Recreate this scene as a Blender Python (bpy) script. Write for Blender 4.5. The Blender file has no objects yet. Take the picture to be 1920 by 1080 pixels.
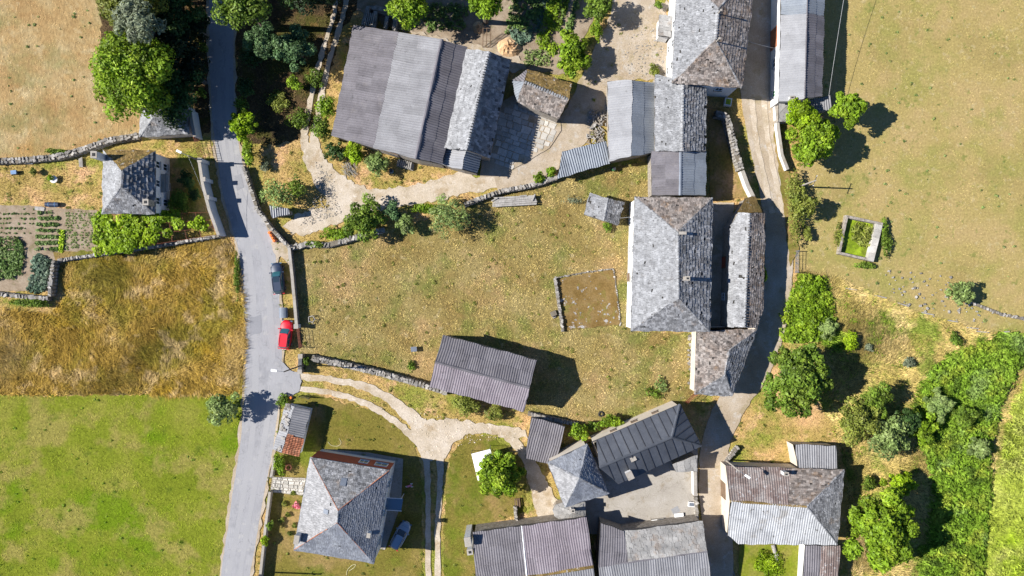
import bpy, bmesh, math, random
import numpy as np
from mathutils import Vector, Matrix
from mathutils.geometry import tessellate_polygon

# ------------------------------------------------------------------ camera, sky, sun, exposure
SC = bpy.context.scene
COL = SC.collection
HC = 107.69            # drone height above the lanes (m)
SPX = 13.0             # survey units per metre on the ground
cam = bpy.data.cameras.new('camera'); cam.sensor_width = 36.0; cam.lens = 26.25
cam.clip_start = 1.0; cam.clip_end = 2500.0
camo = bpy.data.objects.new('camera', cam); camo.location = (0, 0, HC); COL.objects.link(camo)
SC.camera = camo
ELEV = math.radians(38.5); AZ = math.radians(2.2)
world = bpy.data.worlds.new('World'); SC.world = world; world.use_nodes = True
wn = world.node_tree.nodes; wl = world.node_tree.links
sky = wn.new('ShaderNodeTexSky'); sky.sky_type = 'NISHITA'; sky.sun_disc = False
sky.sun_elevation = ELEV; sky.sun_rotation = math.radians(-90) + AZ
sky.altitude = 1500; sky.air_density = 0.9; sky.dust_density = 0.0; sky.ozone_density = 8.0
wl.new(sky.outputs[0], wn['Background'].inputs[0]); wn['Background'].inputs[1].default_value = 0.078
sun = bpy.data.lights.new('sun', 'SUN'); sun.energy = 5.0; sun.angle = math.radians(0.5); sun.color = (1.0, 0.965, 0.915)
suno = bpy.data.objects.new('sun', sun); suno.location = (-60, 4, 60); COL.objects.link(suno)
SUND = Vector((math.cos(ELEV) * math.cos(AZ), -math.cos(ELEV) * math.sin(AZ), -math.sin(ELEV)))
suno.rotation_euler = SUND.to_track_quat('-Z', 'Y').to_euler()
SC.view_settings.view_transform = 'Standard'; SC.view_settings.look = 'None'
SC.view_settings.exposure = 0.88; SC.view_settings.gamma = 1.0; SC.view_settings.use_curve_mapping = False
SC.cycles.max_bounces = 6; SC.cycles.diffuse_bounces = 2; SC.cycles.glossy_bounces = 2
SC.cycles.transmission_bounces = 4; SC.cycles.transparent_max_bounces = 4

# ------------------------------------------------------------------ survey coordinates -> metres
def W(px, py, h=0.0):
    k = (HC - h) / HC / SPX
    return Vector(((px - 960) * k, (540 - py) * k, h))
R = random.Random(11)

# ------------------------------------------------------------------ materials
MAT = {}
LAND = {'dry_field', 'meadow', 'hay', 'lawn', 'pasture', 'yard_grass', 'house_lawn', 'straw_scrub', 'wood_floor', 'fern', 'reed', 'gravel', 'dirt_lane', 'bed_soil', 'rust_floor', 'soil', 'concrete'}
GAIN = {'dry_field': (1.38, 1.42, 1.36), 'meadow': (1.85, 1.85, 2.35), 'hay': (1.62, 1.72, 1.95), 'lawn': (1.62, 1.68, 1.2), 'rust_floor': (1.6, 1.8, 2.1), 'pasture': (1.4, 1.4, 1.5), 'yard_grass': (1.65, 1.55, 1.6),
        'house_lawn': (1.75, 1.58, 1.7), 'asphalt': (.94, .935, .905), 'crop_blue': (1.5, 1.5, 1.35), 'slate_new': (.95, .95, .96), 'asphalt_worn': (.96, .955, .93), 'wood_floor': (1.35, 1.3, 1.2), 'crop_green': (1.9, 1.95, 1.6), 'concrete': (.87, .86, .86), 'slate_pale': (.84, .86, .9), 'slate_grey': (.9, .92, .98), 'slate_brown': (.95, .97, 1.02), 'slate_fresh': (1.0, 1.0, 1.01), 'sheet_lichen': (1.0, 1.01, 1.03), 'slab': (1.1, 1.1, 1.1), 'leaf_silver': (1.35, 1.3, 1.2), 'clay_tile': (.85, 1.05, 1.25), 'dry_stone': (.88, .88, .9), 'sheet_pale': (.87, .885, .93), 'sheet_old': (.82, .845, .92), 'sheet_grey': (.93, .95, 1.0), 'sheet_purple': (.98, .98, 1.05), 'silver_metal': (.62, .62, .64),
        'leaf_bright': (1.75, 1.65, 1.4), 'leaf_mid': (1.8, 1.7, 1.4), 'leaf_lime': (1.35, 1.35, 1.1), 'leaf_pale': (1.35, 1.4, 1.2), 'leaf_dark': (1.5, 1.45, 1.2), 'leaf_olive': (1.5, 1.55, 1.3), 'leaf_blue': (2.0, 2.1, 1.8), 'straw_scrub': (1.5, 1.5, 1.35), 'reed': (1.95, 1.85, 1.6), 'fern': (1.65, 1.62, 1.7), 'zinc_dark': (1.25, 1.25, 1.25), 'gravel': (1.5, 1.45, 1.42), 'dirt_lane': (.98, 1.02, 1.08)}
def mat(name, cols, s1=0.5, s2=6.0, amt2=0.35, rough=0.9, bump=0.15, bscale=None, rnd=None, ramt=0.4, spots=(),
        metal=0.0, trans=0.0, spec=0.3, stretch=None, detail=5.0, coat=0.0):
    m = bpy.data.materials.new(name); m.use_nodes = True
    gn = GAIN.get(name, (1, 1, 1)); cols = [tuple(min(.8, x * k) for x, k in zip(c, gn)) for c in cols]
    spots = [(tuple(min(.8, x * k) for x, k in zip(s[0], gn)),) + tuple(s[1:]) for s in spots]
    n = m.node_tree.nodes; l = m.node_tree.links
    b = n['Principled BSDF']; b.inputs['Roughness'].default_value = rough
    b.inputs['Metallic'].default_value = metal; b.inputs['Specular IOR Level'].default_value = spec
    if name in LAND: b.inputs['Specular IOR Level'].default_value = .05
    b.inputs['Coat Weight'].default_value = coat
    g = n.new('ShaderNodeNewGeometry'); co = g.outputs['Position']
    if stretch:
        mp = n.new('ShaderNodeMapping'); mp.inputs['Rotation'].default_value = (0, 0, stretch[0]); mp.inputs['Scale'].default_value = stretch[1]
        l.new(co, mp.inputs[0]); co2 = mp.outputs[0]
    else: co2 = co
    def noise(sc, det, c, rg=0.6, off=0.0):
        t = n.new('ShaderNodeTexNoise'); t.inputs['Scale'].default_value = sc; t.inputs['Detail'].default_value = det
        t.inputs['Roughness'].default_value = rg
        if off:
            ad = n.new('ShaderNodeVectorMath'); ad.inputs[1].default_value = (off, off * 1.7, off * 0.3)
            l.new(c, ad.inputs[0]); l.new(ad.outputs[0], t.inputs[0])
        else: l.new(c, t.inputs[0])
        return t.outputs[0]
    n1 = noise(s1, detail, co)
    cr = n.new('ShaderNodeValToRGB'); el = cr.color_ramp.elements
    k = len(cols)
    for i, c in enumerate(cols):
        p = 0.32 + 0.36 * i / max(1, k - 1)
        e = el[i] if i < 2 else el.new(p)
        e.position = p; e.color = (*c, 1)
    if k == 1: el[1].color = (*cols[0], 1); el[1].position = 0.9
    l.new(n1, cr.inputs[0]); out = cr.outputs[0]
    for i, (c, sc, th, soft, mx) in enumerate(spots):
        ns = noise(sc, 4.0, co, 0.65, 13.7 * (i + 1))
        mr = n.new('ShaderNodeMapRange'); mr.inputs[1].default_value = th; mr.inputs[2].default_value = th + soft
        mr.inputs[3].default_value = 0; mr.inputs[4].default_value = mx
        l.new(ns, mr.inputs[0])
        mx_ = n.new('ShaderNodeMix'); mx_.data_type = 'RGBA'; l.new(mr.outputs[0], mx_.inputs[0])
        l.new(out, mx_.inputs[6]); mx_.inputs[7].default_value = (*c, 1); out = mx_.outputs[2]
    n2 = noise(s2, 4.0, co2, 0.7, 5.1)
    mr = n.new('ShaderNodeMapRange'); mr.inputs[1].default_value = 0.3; mr.inputs[2].default_value = 0.7
    mr.inputs[3].default_value = 1 - amt2; mr.inputs[4].default_value = 1 + amt2; mr.clamp = True
    l.new(n2, mr.inputs[0]); val = mr.outputs[0]
    if rnd:
        if rnd == 'obj':
            oi = n.new('ShaderNodeObjectInfo'); rv = oi.outputs['Random']
        else:
            at = n.new('ShaderNodeAttribute'); at.attribute_name = 'rnd'; rv = at.outputs['Fac']
        m2 = n.new('ShaderNodeMapRange'); m2.inputs[3].default_value = 1 - ramt; m2.inputs[4].default_value = 1 + ramt
        l.new(rv, m2.inputs[0])
        mu = n.new('ShaderNodeMath'); mu.operation = 'MULTIPLY'; l.new(val, mu.inputs[0]); l.new(m2.outputs[0], mu.inputs[1]); val = mu.outputs[0]
    vm = n.new('ShaderNodeVectorMath'); vm.operation = 'SCALE'; l.new(out, vm.inputs[0]); l.new(val, vm.inputs['Scale'])
    l.new(vm.outputs[0], b.inputs['Base Color'])
    if bump:
        bp = n.new('ShaderNodeBump'); bp.inputs['Strength'].default_value = min(1, bump * 2); bp.inputs['Distance'].default_value = bump
        src = noise(bscale, 4.0, co2, 0.7) if bscale else n2
        l.new(src, bp.inputs['Height']); l.new(bp.outputs[0], b.inputs['Normal'])
    if trans:
        tr = n.new('ShaderNodeBsdfTranslucent'); l.new(vm.outputs[0], tr.inputs[0])
        mxs = n.new('ShaderNodeMixShader'); mxs.inputs[0].default_value = trans
        l.new(b.outputs[0], mxs.inputs[1]); l.new(tr.outputs[0], mxs.inputs[2])
        l.new(mxs.outputs[0], n['Material Output'].inputs[0])
    MAT[name] = m
    return m

def glassy(name, col, rough=0.05):
    m = bpy.data.materials.new(name); m.use_nodes = True; b = m.node_tree.nodes['Principled BSDF']
    g = m.node_tree.nodes.new('ShaderNodeTexNoise'); g.inputs['Scale'].default_value = 3
    r = m.node_tree.nodes.new('ShaderNodeMapRange'); r.inputs[3].default_value = rough * 0.5; r.inputs[4].default_value = rough * 1.6
    m.node_tree.links.new(g.outputs[0], r.inputs[0]); m.node_tree.links.new(r.outputs[0], b.inputs['Roughness'])
    b.inputs['Base Color'].default_value = (*col, 1); b.inputs['Specular IOR Level'].default_value = 0.9
    MAT[name] = m

# land
mat('soil', [(.13, .085, .05), (.2, .14, .085), (.27, .2, .12)], .35, 5, .4, bump=.1)
mat('dry_field', [(.31, .185, .08), (.37, .245, .115), (.4, .3, .165)], .22, 3.2, .28, rnd='a', ramt=.38, spots=[((.2, .19, .075), .16, .5, .16, .6), ((.46, .35, .2), .5, .58, .1, .7), ((.36, .2, .07), .12, .56, .12, .6)], stretch=(.3, (1, .35, 1)), bump=.08)
mat('meadow', [(.2, .14, .037), (.235, .18, .05), (.285, .225, .075)], .16, 3.6, .34, rnd='a', ramt=.5, spots=[((.13, .145, .026), .2, .5, .15, .75), ((.34, .225, .085), .1, .53, .14, .8), ((.36, .29, .12), .8, .6, .08, .6)], bump=.1)
mat('hay', [(.182, .11, .017), (.228, .14, .026), (.3, .196, .06)], .12, 2.2, .4, rnd='a', ramt=.6, spots=[((.16, .125, .016), .09, .48, .12, .8), ((.4, .27, .12), .25, .53, .1, .6), ((.28, .17, .015), .3, .58, .1, .6)], stretch=(.6, (1, .4, 1)), bump=.12)
mat('lawn', [(.14, .165, .018), (.175, .195, .025), (.235, .215, .055)], .13, 3.4, .3, rnd='a', ramt=.45, spots=[((.115, .18, .008), .1, .53, .1, .8), ((.27, .215, .085), .13, .5, .1, .75), ((.09, .12, .018), .4, .58, .1, .6)], bump=.09)
mat('pasture', [(.28, .215, .075), (.335, .26, .09), (.37, .27, .115)], .1, 3.2, .24, rnd='a', ramt=.35, spots=[((.25, .235, .06), .13, .47, .14, .7), ((.38, .275, .115), .16, .52, .12, .6), ((.16, .18, .04), .6, .6, .08, .7), ((.42, .34, .17), 1.2, .58, .08, .5)], bump=.08)
mat('yard_grass', [(.17, .14, .035), (.24, .18, .06), (.33, .22, .1)], .2, 3.5, .32, rnd='a', ramt=.45, spots=[((.12, .15, .02), .18, .5, .14, .8), ((.37, .245, .13), .25, .56, .1, .8)], bump=.1)
mat('house_lawn', [(.13, .13, .022), (.17, .155, .032), (.24, .19, .065)], .17, 3.6, .32, rnd='a', ramt=.45, spots=[((.1, .145, .012), .16, .5, .14, .8), ((.29, .21, .085), .13, .55, .12, .8)], bump=.1)
mat('straw_scrub', [(.2, .165, .045), (.29, .22, .08), (.37, .28, .12)], .16, 2.4, .42, rnd='a', ramt=.55, spots=[((.12, .16, .025), .2, .5, .12, .85), ((.45, .33, .16), .15, .56, .1, .8)], bump=.1)
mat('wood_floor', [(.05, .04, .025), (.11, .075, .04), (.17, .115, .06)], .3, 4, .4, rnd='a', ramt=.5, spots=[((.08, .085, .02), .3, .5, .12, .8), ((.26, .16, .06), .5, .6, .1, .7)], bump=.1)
mat('fern', [(.085, .15, .014), (.125, .205, .018), (.165, .24, .03)], .25, 3, .3, rnd='a', ramt=.55, spots=[((.21, .25, .03), .22, .52, .1, .8), ((.05, .085, .014), .4, .55, .08, .8), ((.14, .2, .06), .15, .56, .1, .7)], trans=.25, bump=0)
mat('reed', [(.17, .215, .03), (.23, .275, .05), (.27, .29, .09)], .25, 2, .3, rnd='a', ramt=.45, spots=[((.2, .29, .015), .12, .52, .12, .8)], trans=.25, bump=0)
mat('asphalt', [(.27, .268, .285), (.3, .297, .313), (.325, .32, .335)], .18, 9, .1, rough=.85, bump=.02, spots=[((.22, .22, .235), .35, .56, .12, .6), ((.37, .36, .35), .7, .57, .1, .6), ((.2, .195, .19), 2.2, .64, .04, .5)], stretch=(.12, (1, .12, 1)))
mat('gravel', [(.33, .28, .2), (.42, .365, .285), (.47, .42, .345)], .35, 7, .25, bump=.05, rnd='a', ramt=.3, spots=[((.3, .23, .14), .4, .55, .12, .7), ((.52, .48, .42), 1.5, .58, .1, .7), ((.25, .2, .12), 2.5, .64, .05, .6)])
mat('dirt_lane', [(.31, .235, .155), (.37, .29, .2), (.42, .345, .26)], .3, 6, .22, bump=.04, spots=[((.26, .2, .1), .5, .56, .1, .6), ((.44, .4, .34), .8, .58, .1, .6)])
mat('concrete', [(.33, .3, .26), (.38, .35, .3), (.42, .39, .345)], .4, 6, .15, bump=.02, spots=[((.28, .23, .16), .5, .56, .1, .6), ((.2, .17, .12), 2.2, .66, .05, .6)])
mat('slab', [(.33, .31, .27), (.4, .375, .33), (.45, .42, .37)], .8, 8, .18, rnd='obj', ramt=.2, bump=.03, spots=[((.22, .2, .15), 2, .6, .1, .7)])
mat('bed_soil', [(.2, .15, .1), (.27, .21, .15), (.31, .25, .185)], .7, 8, .28, bump=.08, spots=[((.15, .13, .06), .8, .58, .1, .6)])
mat('rust_floor', [(.17, .095, .025), (.225, .13, .04), (.26, .16, .06)], .5, 6, .35, rnd='a', ramt=.5, spots=[((.5, .44, .38), 1.1, .62, .05, .8), ((.19, .16, .03), .4, .56, .1, .7)], bump=.1)
def crackle(name, scale, width, col, amt):
    m = MAT[name]; n = m.node_tree.nodes; l = m.node_tree.links; b = n['Principled BSDF']; src = b.inputs['Base Color'].links[0].from_socket
    g = n.new('ShaderNodeNewGeometry'); nz = n.new('ShaderNodeTexNoise'); nz.inputs['Scale'].default_value = 1.3; l.new(g.outputs['Position'], nz.inputs[0])
    sc = n.new('ShaderNodeVectorMath'); sc.operation = 'SCALE'; sc.inputs['Scale'].default_value = 1.6; l.new(nz.outputs[1], sc.inputs[0])
    ad = n.new('ShaderNodeVectorMath'); l.new(g.outputs['Position'], ad.inputs[0]); l.new(sc.outputs[0], ad.inputs[1])
    v = n.new('ShaderNodeTexVoronoi'); v.feature = 'DISTANCE_TO_EDGE'; v.inputs['Scale'].default_value = scale; l.new(ad.outputs[0], v.inputs[0])
    r = n.new('ShaderNodeMapRange'); r.inputs[1].default_value = 0; r.inputs[2].default_value = width; r.inputs[3].default_value = amt; r.inputs[4].default_value = 0; l.new(v.outputs[0], r.inputs[0])
    mx = n.new('ShaderNodeMix'); mx.data_type = 'RGBA'; l.new(r.outputs[0], mx.inputs[0]); l.new(src, mx.inputs[6]); mx.inputs[7].default_value = (*col, 1); l.new(mx.outputs[2], b.inputs['Base Color'])
crackle('asphalt', .16, .012, (.14, .14, .145), .45)
crackle('concrete', .3, .012, (.16, .14, .1), .6)
mat('asphalt_worn', [(.29, .288, .3), (.315, .31, .32)], .3, 9, .1, rough=.85, bump=.02)
mat('asphalt_patch', [(.215, .215, .225), (.24, .24, .25)], .3, 9, .14, rough=.85, bump=.02)
# stone and roofs
mat('deck_dark', [(.03, .028, .025), (.045, .042, .038)], 1, 6, .3, bump=0)
mat('dry_stone', [(.22, .2, .17), (.31, .285, .245), (.4, .375, .33)], 1.4, 9, .35, rnd='a', ramt=.4, spots=[((.12, .11, .07), 2, .6, .08, .8), ((.5, .48, .44), 3, .6, .08, .6)], bump=.06)
mat('mortar', [(.12, .1, .075), (.19, .165, .125)], 1.4, 9, .3, bump=.05)
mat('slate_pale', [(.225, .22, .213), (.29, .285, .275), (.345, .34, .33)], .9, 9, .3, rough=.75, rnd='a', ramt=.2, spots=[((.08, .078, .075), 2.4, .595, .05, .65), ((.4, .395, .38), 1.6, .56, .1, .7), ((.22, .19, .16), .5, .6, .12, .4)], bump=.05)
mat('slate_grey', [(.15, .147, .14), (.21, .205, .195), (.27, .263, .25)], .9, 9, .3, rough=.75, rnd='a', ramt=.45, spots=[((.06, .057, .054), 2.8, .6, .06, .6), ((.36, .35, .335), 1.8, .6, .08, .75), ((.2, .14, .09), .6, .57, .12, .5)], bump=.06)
mat('slate_brown', [(.16, .125, .1), (.215, .18, .15), (.27, .235, .2)], .8, 8, .3, rough=.8, rnd='a', ramt=.5, spots=[((.06, .045, .035), 2.6, .6, .05, .85), ((.36, .34, .31), 1.8, .6, .08, .7), ((.2, .12, .06), .6, .54, .12, .65)], bump=.06)
mat('slate_new', [(.15, .16, .18), (.185, .195, .215), (.215, .225, .24)], .6, 9, .15, rough=.6, rnd='a', ramt=.22, spots=[((.3, .3, .3), 2.2, .62, .06, .6), ((.1, .105, .115), 1.2, .6, .1, .5)], bump=.03)
mat('slate_fresh', [(.2, .197, .195), (.24, .237, .235), (.285, .28, .275)], .6, 9, .15, rough=.7, rnd='a', ramt=.2, spots=[((.12, .12, .12), 3, .66, .04, .5), ((.33, .325, .32), 1.6, .5, .12, .6)], bump=.03)  # lighter copy of the new slate, sunlight on west slopes put into the colour
mat('moss_slate', [(.14, .095, .03), (.19, .125, .04), (.23, .16, .07)], .9, 7, .4, rough=.95, rnd='a', ramt=.45, spots=[((.45, .42, .38), 1.5, .61, .05, .85), ((.09, .08, .02), .8, .55, .1, .6)], bump=.12)
mat('slab_roof', [(.2, .195, .185), (.26, .25, .235), (.32, .31, .29)], .8, 8, .22, rough=.8, rnd='obj', ramt=.16, spots=[((.09, .085, .08), 2.5, .62, .05, .7), ((.24, .19, .15), .6, .55, .1, .6)], bump=.05)
mat('sheet_grey', [(.19, .183, .18), (.225, .217, .212), (.25, .243, .237)], .5, 7, .16, rough=.8, rnd='obj', ramt=.12, spots=[((.12, .115, .11), 1.8, .63, .06, .6), ((.3, .295, .285), .9, .6, .1, .5)], bump=.01)
mat('sheet_old', [(.145, .13, .128), (.175, .158, .155), (.2, .182, .177)], .5, 7, .18, rough=.85, rnd='obj', ramt=.13, spots=[((.09, .083, .08), 1.6, .6, .08, .6), ((.22, .195, .175), .7, .58, .1, .5)], bump=.01)
mat('sheet_pale', [(.27, .265, .258), (.31, .305, .297), (.335, .33, .32)], .5, 7, .14, rough=.8, rnd='obj', ramt=.09, spots=[((.19, .18, .165), 1.6, .62, .06, .5), ((.38, .375, .36), 1.0, .6, .1, .5)], bump=.01)
mat('sheet_purple', [(.17, .145, .15), (.2, .172, .175), (.225, .2, .2)], .5, 7, .18, rough=.85, rnd='obj', ramt=.12, spots=[((.1, .085, .085), 2.0, .62, .05, .6), ((.3, .285, .275), 1.4, .62, .08, .6)], bump=.01)
mat('sheet_steel', [(.17, .19, .215), (.205, .225, .25), (.23, .25, .27)], .5, 5, .14, rough=.6, rnd='obj', ramt=.12, spots=[((.12, .125, .14), 1.1, .6, .1, .5)], bump=.01)
mat('sheet_lichen', [(.3, .3, .295), (.36, .36, .355), (.4, .4, .39)], .6, 7, .2, rough=.9, rnd='obj', ramt=.1, spots=[((.1, .09, .08), 2.2, .62, .04, .85), ((.23, .2, .16), .5, .58, .1, .5)], bump=.01)
mat('sheet_rusty', [(.13, .095, .085), (.18, .14, .125), (.24, .215, .2)], .6, 6, .3, rough=.9, rnd='obj', ramt=.2, spots=[((.32, .31, .3), 1.8, .58, .06, .75), ((.1, .06, .05), .6, .55, .1, .6)], bump=.01)
mat('zinc_dark', [(.05, .055, .065), (.062, .067, .078), (.075, .08, .09)], .5, 5, .15, rough=.5, rnd='obj', ramt=.15, spots=[((.12, .12, .125), 2, .66, .05, .5)], bump=.005, metal=.2)
mat('clay_tile', [(.34, .1, .045), (.42, .135, .06), (.47, .18, .09)], 1.2, 6, .25, rnd='a', ramt=.3, bump=.02)
mat('render_white', [(.6, .59, .57), (.7, .69, .67)], .5, 5, .1, bump=.01, spots=[((.42, .4, .36), .7, .6, .12, .5)])
mat('render_cream', [(.52, .45, .36), (.6, .53, .44)], .5, 5, .1, bump=.01, spots=[((.4, .33, .25), .8, .58, .12, .5)])
mat('render_red', [(.33, .085, .045), (.38, .1, .055)], .6, 5, .15, bump=.01)
mat('stone_wall', [(.2, .17, .135), (.29, .255, .21), (.36, .325, .28)], 2.2, 7, .35, bump=.08, spots=[((.1, .085, .065), 3, .58, .05, .8)])
mat('wood_grey', [(.24, .225, .2), (.31, .29, .265), (.36, .34, .31)], 1.5, 9, .3, bump=.03, stretch=(0, (1, .2, 1)), spots=[((.14, .12, .1), 3, .62, .05, .7)])
mat('wood_brown', [(.13, .085, .05), (.19, .125, .08)], 1.5, 9, .3, bump=.03)
mat('wood_pole', [(.2, .165, .13), (.27, .235, .19)], 1.5, 9, .3, bump=.02)
mat('bark', [(.1, .08, .06), (.17, .14, .11)], 2, 8, .4, bump=.06)
# things
mat('white_paint', [(.74, .74, .73), (.8, .8, .79)], 1, 6, .05, rough=.5, bump=0)
mat('white_cloth', [(.76, .76, .76), (.8, .8, .8)], 1, 6, .05, rough=.9, bump=.02)
mat('red_paint', [(.52, .008, .02), (.58, .012, .028)], 1, 6, .05, rough=.42, bump=0, spec=.35, coat=.12)
mat('navy_paint', [(.018, .03, .06), (.022, .036, .07)], 1, 6, .05, rough=.42, bump=0, spec=.35, coat=.12)
mat('blue_paint', [(.2, .28, .38), (.22, .3, .4)], 1, 6, .05, rough=.3, bump=0, spec=.6, coat=.6)
mat('silver_metal', [(.2, .23, .27), (.26, .29, .33)], 1, 6, .1, rough=.6, bump=0, metal=.1)
mat('dark_metal', [(.05, .05, .055), (.075, .075, .08)], 1, 6, .15, rough=.5, bump=0, metal=.3)
mat('rust_metal', [(.2, .06, .035), (.27, .09, .05)], 1, 6, .25, rough=.7, bump=0)
mat('rubber', [(.02, .02, .02), (.03, .03, .03)], 1, 6, .1, rough=.8, bump=0)
mat('orange_plastic', [(.75, .16, .025), (.8, .2, .03)], 1, 6, .1, rough=.5, bump=0)
mat('pink_plastic', [(.7, .2, .3), (.75, .25, .35)], 1, 6, .1, rough=.5, bump=0)
mat('green_plastic', [(.03, .16, .05), (.04, .2, .07)], 1, 6, .1, rough=.5, bump=0)
mat('lime_crop', [(.4, .55, .02), (.45, .62, .03)], 1, 6, .15, rough=.6, bump=0, rnd='a', ramt=.3)
mat('water_green', [(.1, .14, .01), (.2, .28, .015), (.3, .4, .025)], .5, 5, .25, rough=.35, bump=.01, spots=[((.09, .11, .012), .5, .54, .1, .8)])
mat('wire', [(.35, .35, .35), (.4, .4, .4)], 1, 6, .1, rough=.5, bump=0)
mat('hose', [(.5, .45, .25), (.55, .5, .3)], 1, 6, .1, rough=.5, bump=0)
mat('tarp_blue', [(.07, .16, .3), (.1, .2, .36)], 1, 6, .2, rough=.5, bump=.02)
mat('terracotta', [(.35, .14, .07), (.42, .18, .1)], 2, 6, .2, bump=.01)
mat('flower', [(.6, .05, .08), (.7, .3, .35)], 6, 12, .2, bump=0, rnd='a', ramt=.5)
glassy('glass_dark', (.025, .04, .055)); glassy('glass_teal', (.03, .1, .12)); glassy('glass_sky', (.1, .17, .24), .12)
# leaves
def leaf(name, a, b, c, tr=.3, ra=.5):
    mat(name, [a, b, c], .5, 3, .2, rough=.55, bump=0, rnd='a', ramt=ra, trans=tr, spec=.25)
leaf('leaf_bright', (.075, .135, .008), (.115, .19, .012), (.17, .235, .02))
leaf('leaf_lime', (.13, .21, .008), (.18, .27, .01), (.23, .31, .015))
leaf('leaf_mid', (.055, .1, .014), (.085, .14, .018), (.12, .17, .028))
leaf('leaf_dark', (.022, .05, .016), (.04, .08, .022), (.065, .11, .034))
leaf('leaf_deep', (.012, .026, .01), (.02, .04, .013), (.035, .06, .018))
leaf('leaf_blue', (.03, .058, .026), (.052, .088, .038), (.082, .122, .058))
leaf('leaf_silver', (.11, .14, .09), (.16, .19, .125), (.21, .245, .17))
leaf('leaf_olive', (.09, .11, .02), (.14, .155, .03), (.19, .19, .05))
leaf('leaf_pale', (.12, .17, .05), (.17, .22, .075), (.21, .25, .1))
leaf('crop_green', (.05, .09, .025), (.085, .13, .04), (.13, .17, .07))
leaf('crop_blue', (.06, .105, .075), (.1, .15, .11), (.16, .2, .15))

# ------------------------------------------------------------------ mesh helpers
def link(o, parent=None):
    COL.objects.link(o)
    if parent is not None:
        o.parent = parent
        if parent.get('_at') is not None: o.matrix_parent_inverse = Matrix.Translation(-Vector(parent['_at']))
    return o
def tag(o, label=None, cat=None, group=None, kind=None):
    if label: o['label'] = label
    if cat: o['category'] = cat
    if group: o['group'] = group
    if kind: o['kind'] = kind
    return o
ATS = {}
def thing(name, loc, label, cat, group=None):
    o = bpy.data.objects.new(name, None); o.location = loc; o.empty_display_size = .3
    COL.objects.link(o); ATS[o.name] = Vector(loc)
    return tag(o, label, cat, group)
def place(o, parent):
    COL.objects.link(o)
    if parent is not None:
        o.parent = parent
        if parent.name in ATS: o.matrix_parent_inverse = Matrix.Translation(-ATS[parent.name])
    return o
def raw(name, v, f, m, parent=None, rnd=None, smooth=False):
    me = bpy.data.meshes.new(name); me.from_pydata([tuple(p) for p in v], [], f)
    if m: me.materials.append(MAT[m])
    if rnd is not None:
        a = me.attributes.new('rnd', 'FLOAT', 'FACE'); a.data.foreach_set('value', np.asarray(rnd, np.float32))
    if smooth: me.polygons.foreach_set('use_smooth', [True] * len(f))
    me.update()
    return place(bpy.data.objects.new(name, me), parent)
def raw_np(name, v, nper, m, parent=None, rnd=None):
    """v: (k, nper, 3) separate polygons of nper corners"""
    k = v.shape[0]
    me = bpy.data.meshes.new(name); me.vertices.add(k * nper); me.loops.add(k * nper); me.polygons.add(k)
    me.vertices.foreach_set('co', v.astype(np.float32).ravel())
    me.loops.foreach_set('vertex_index', np.arange(k * nper, dtype=np.int32))
    me.polygons.foreach_set('loop_start', np.arange(0, k * nper, nper, dtype=np.int32))
    me.polygons.foreach_set('loop_total', np.full(k, nper, dtype=np.int32))
    me.update(calc_edges=True)
    if m: me.materials.append(MAT[m])
    if rnd is not None:
        a = me.attributes.new('rnd', 'FLOAT', 'FACE'); a.data.foreach_set('value', rnd.astype(np.float32))
    return place(bpy.data.objects.new(name, me), parent)
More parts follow.
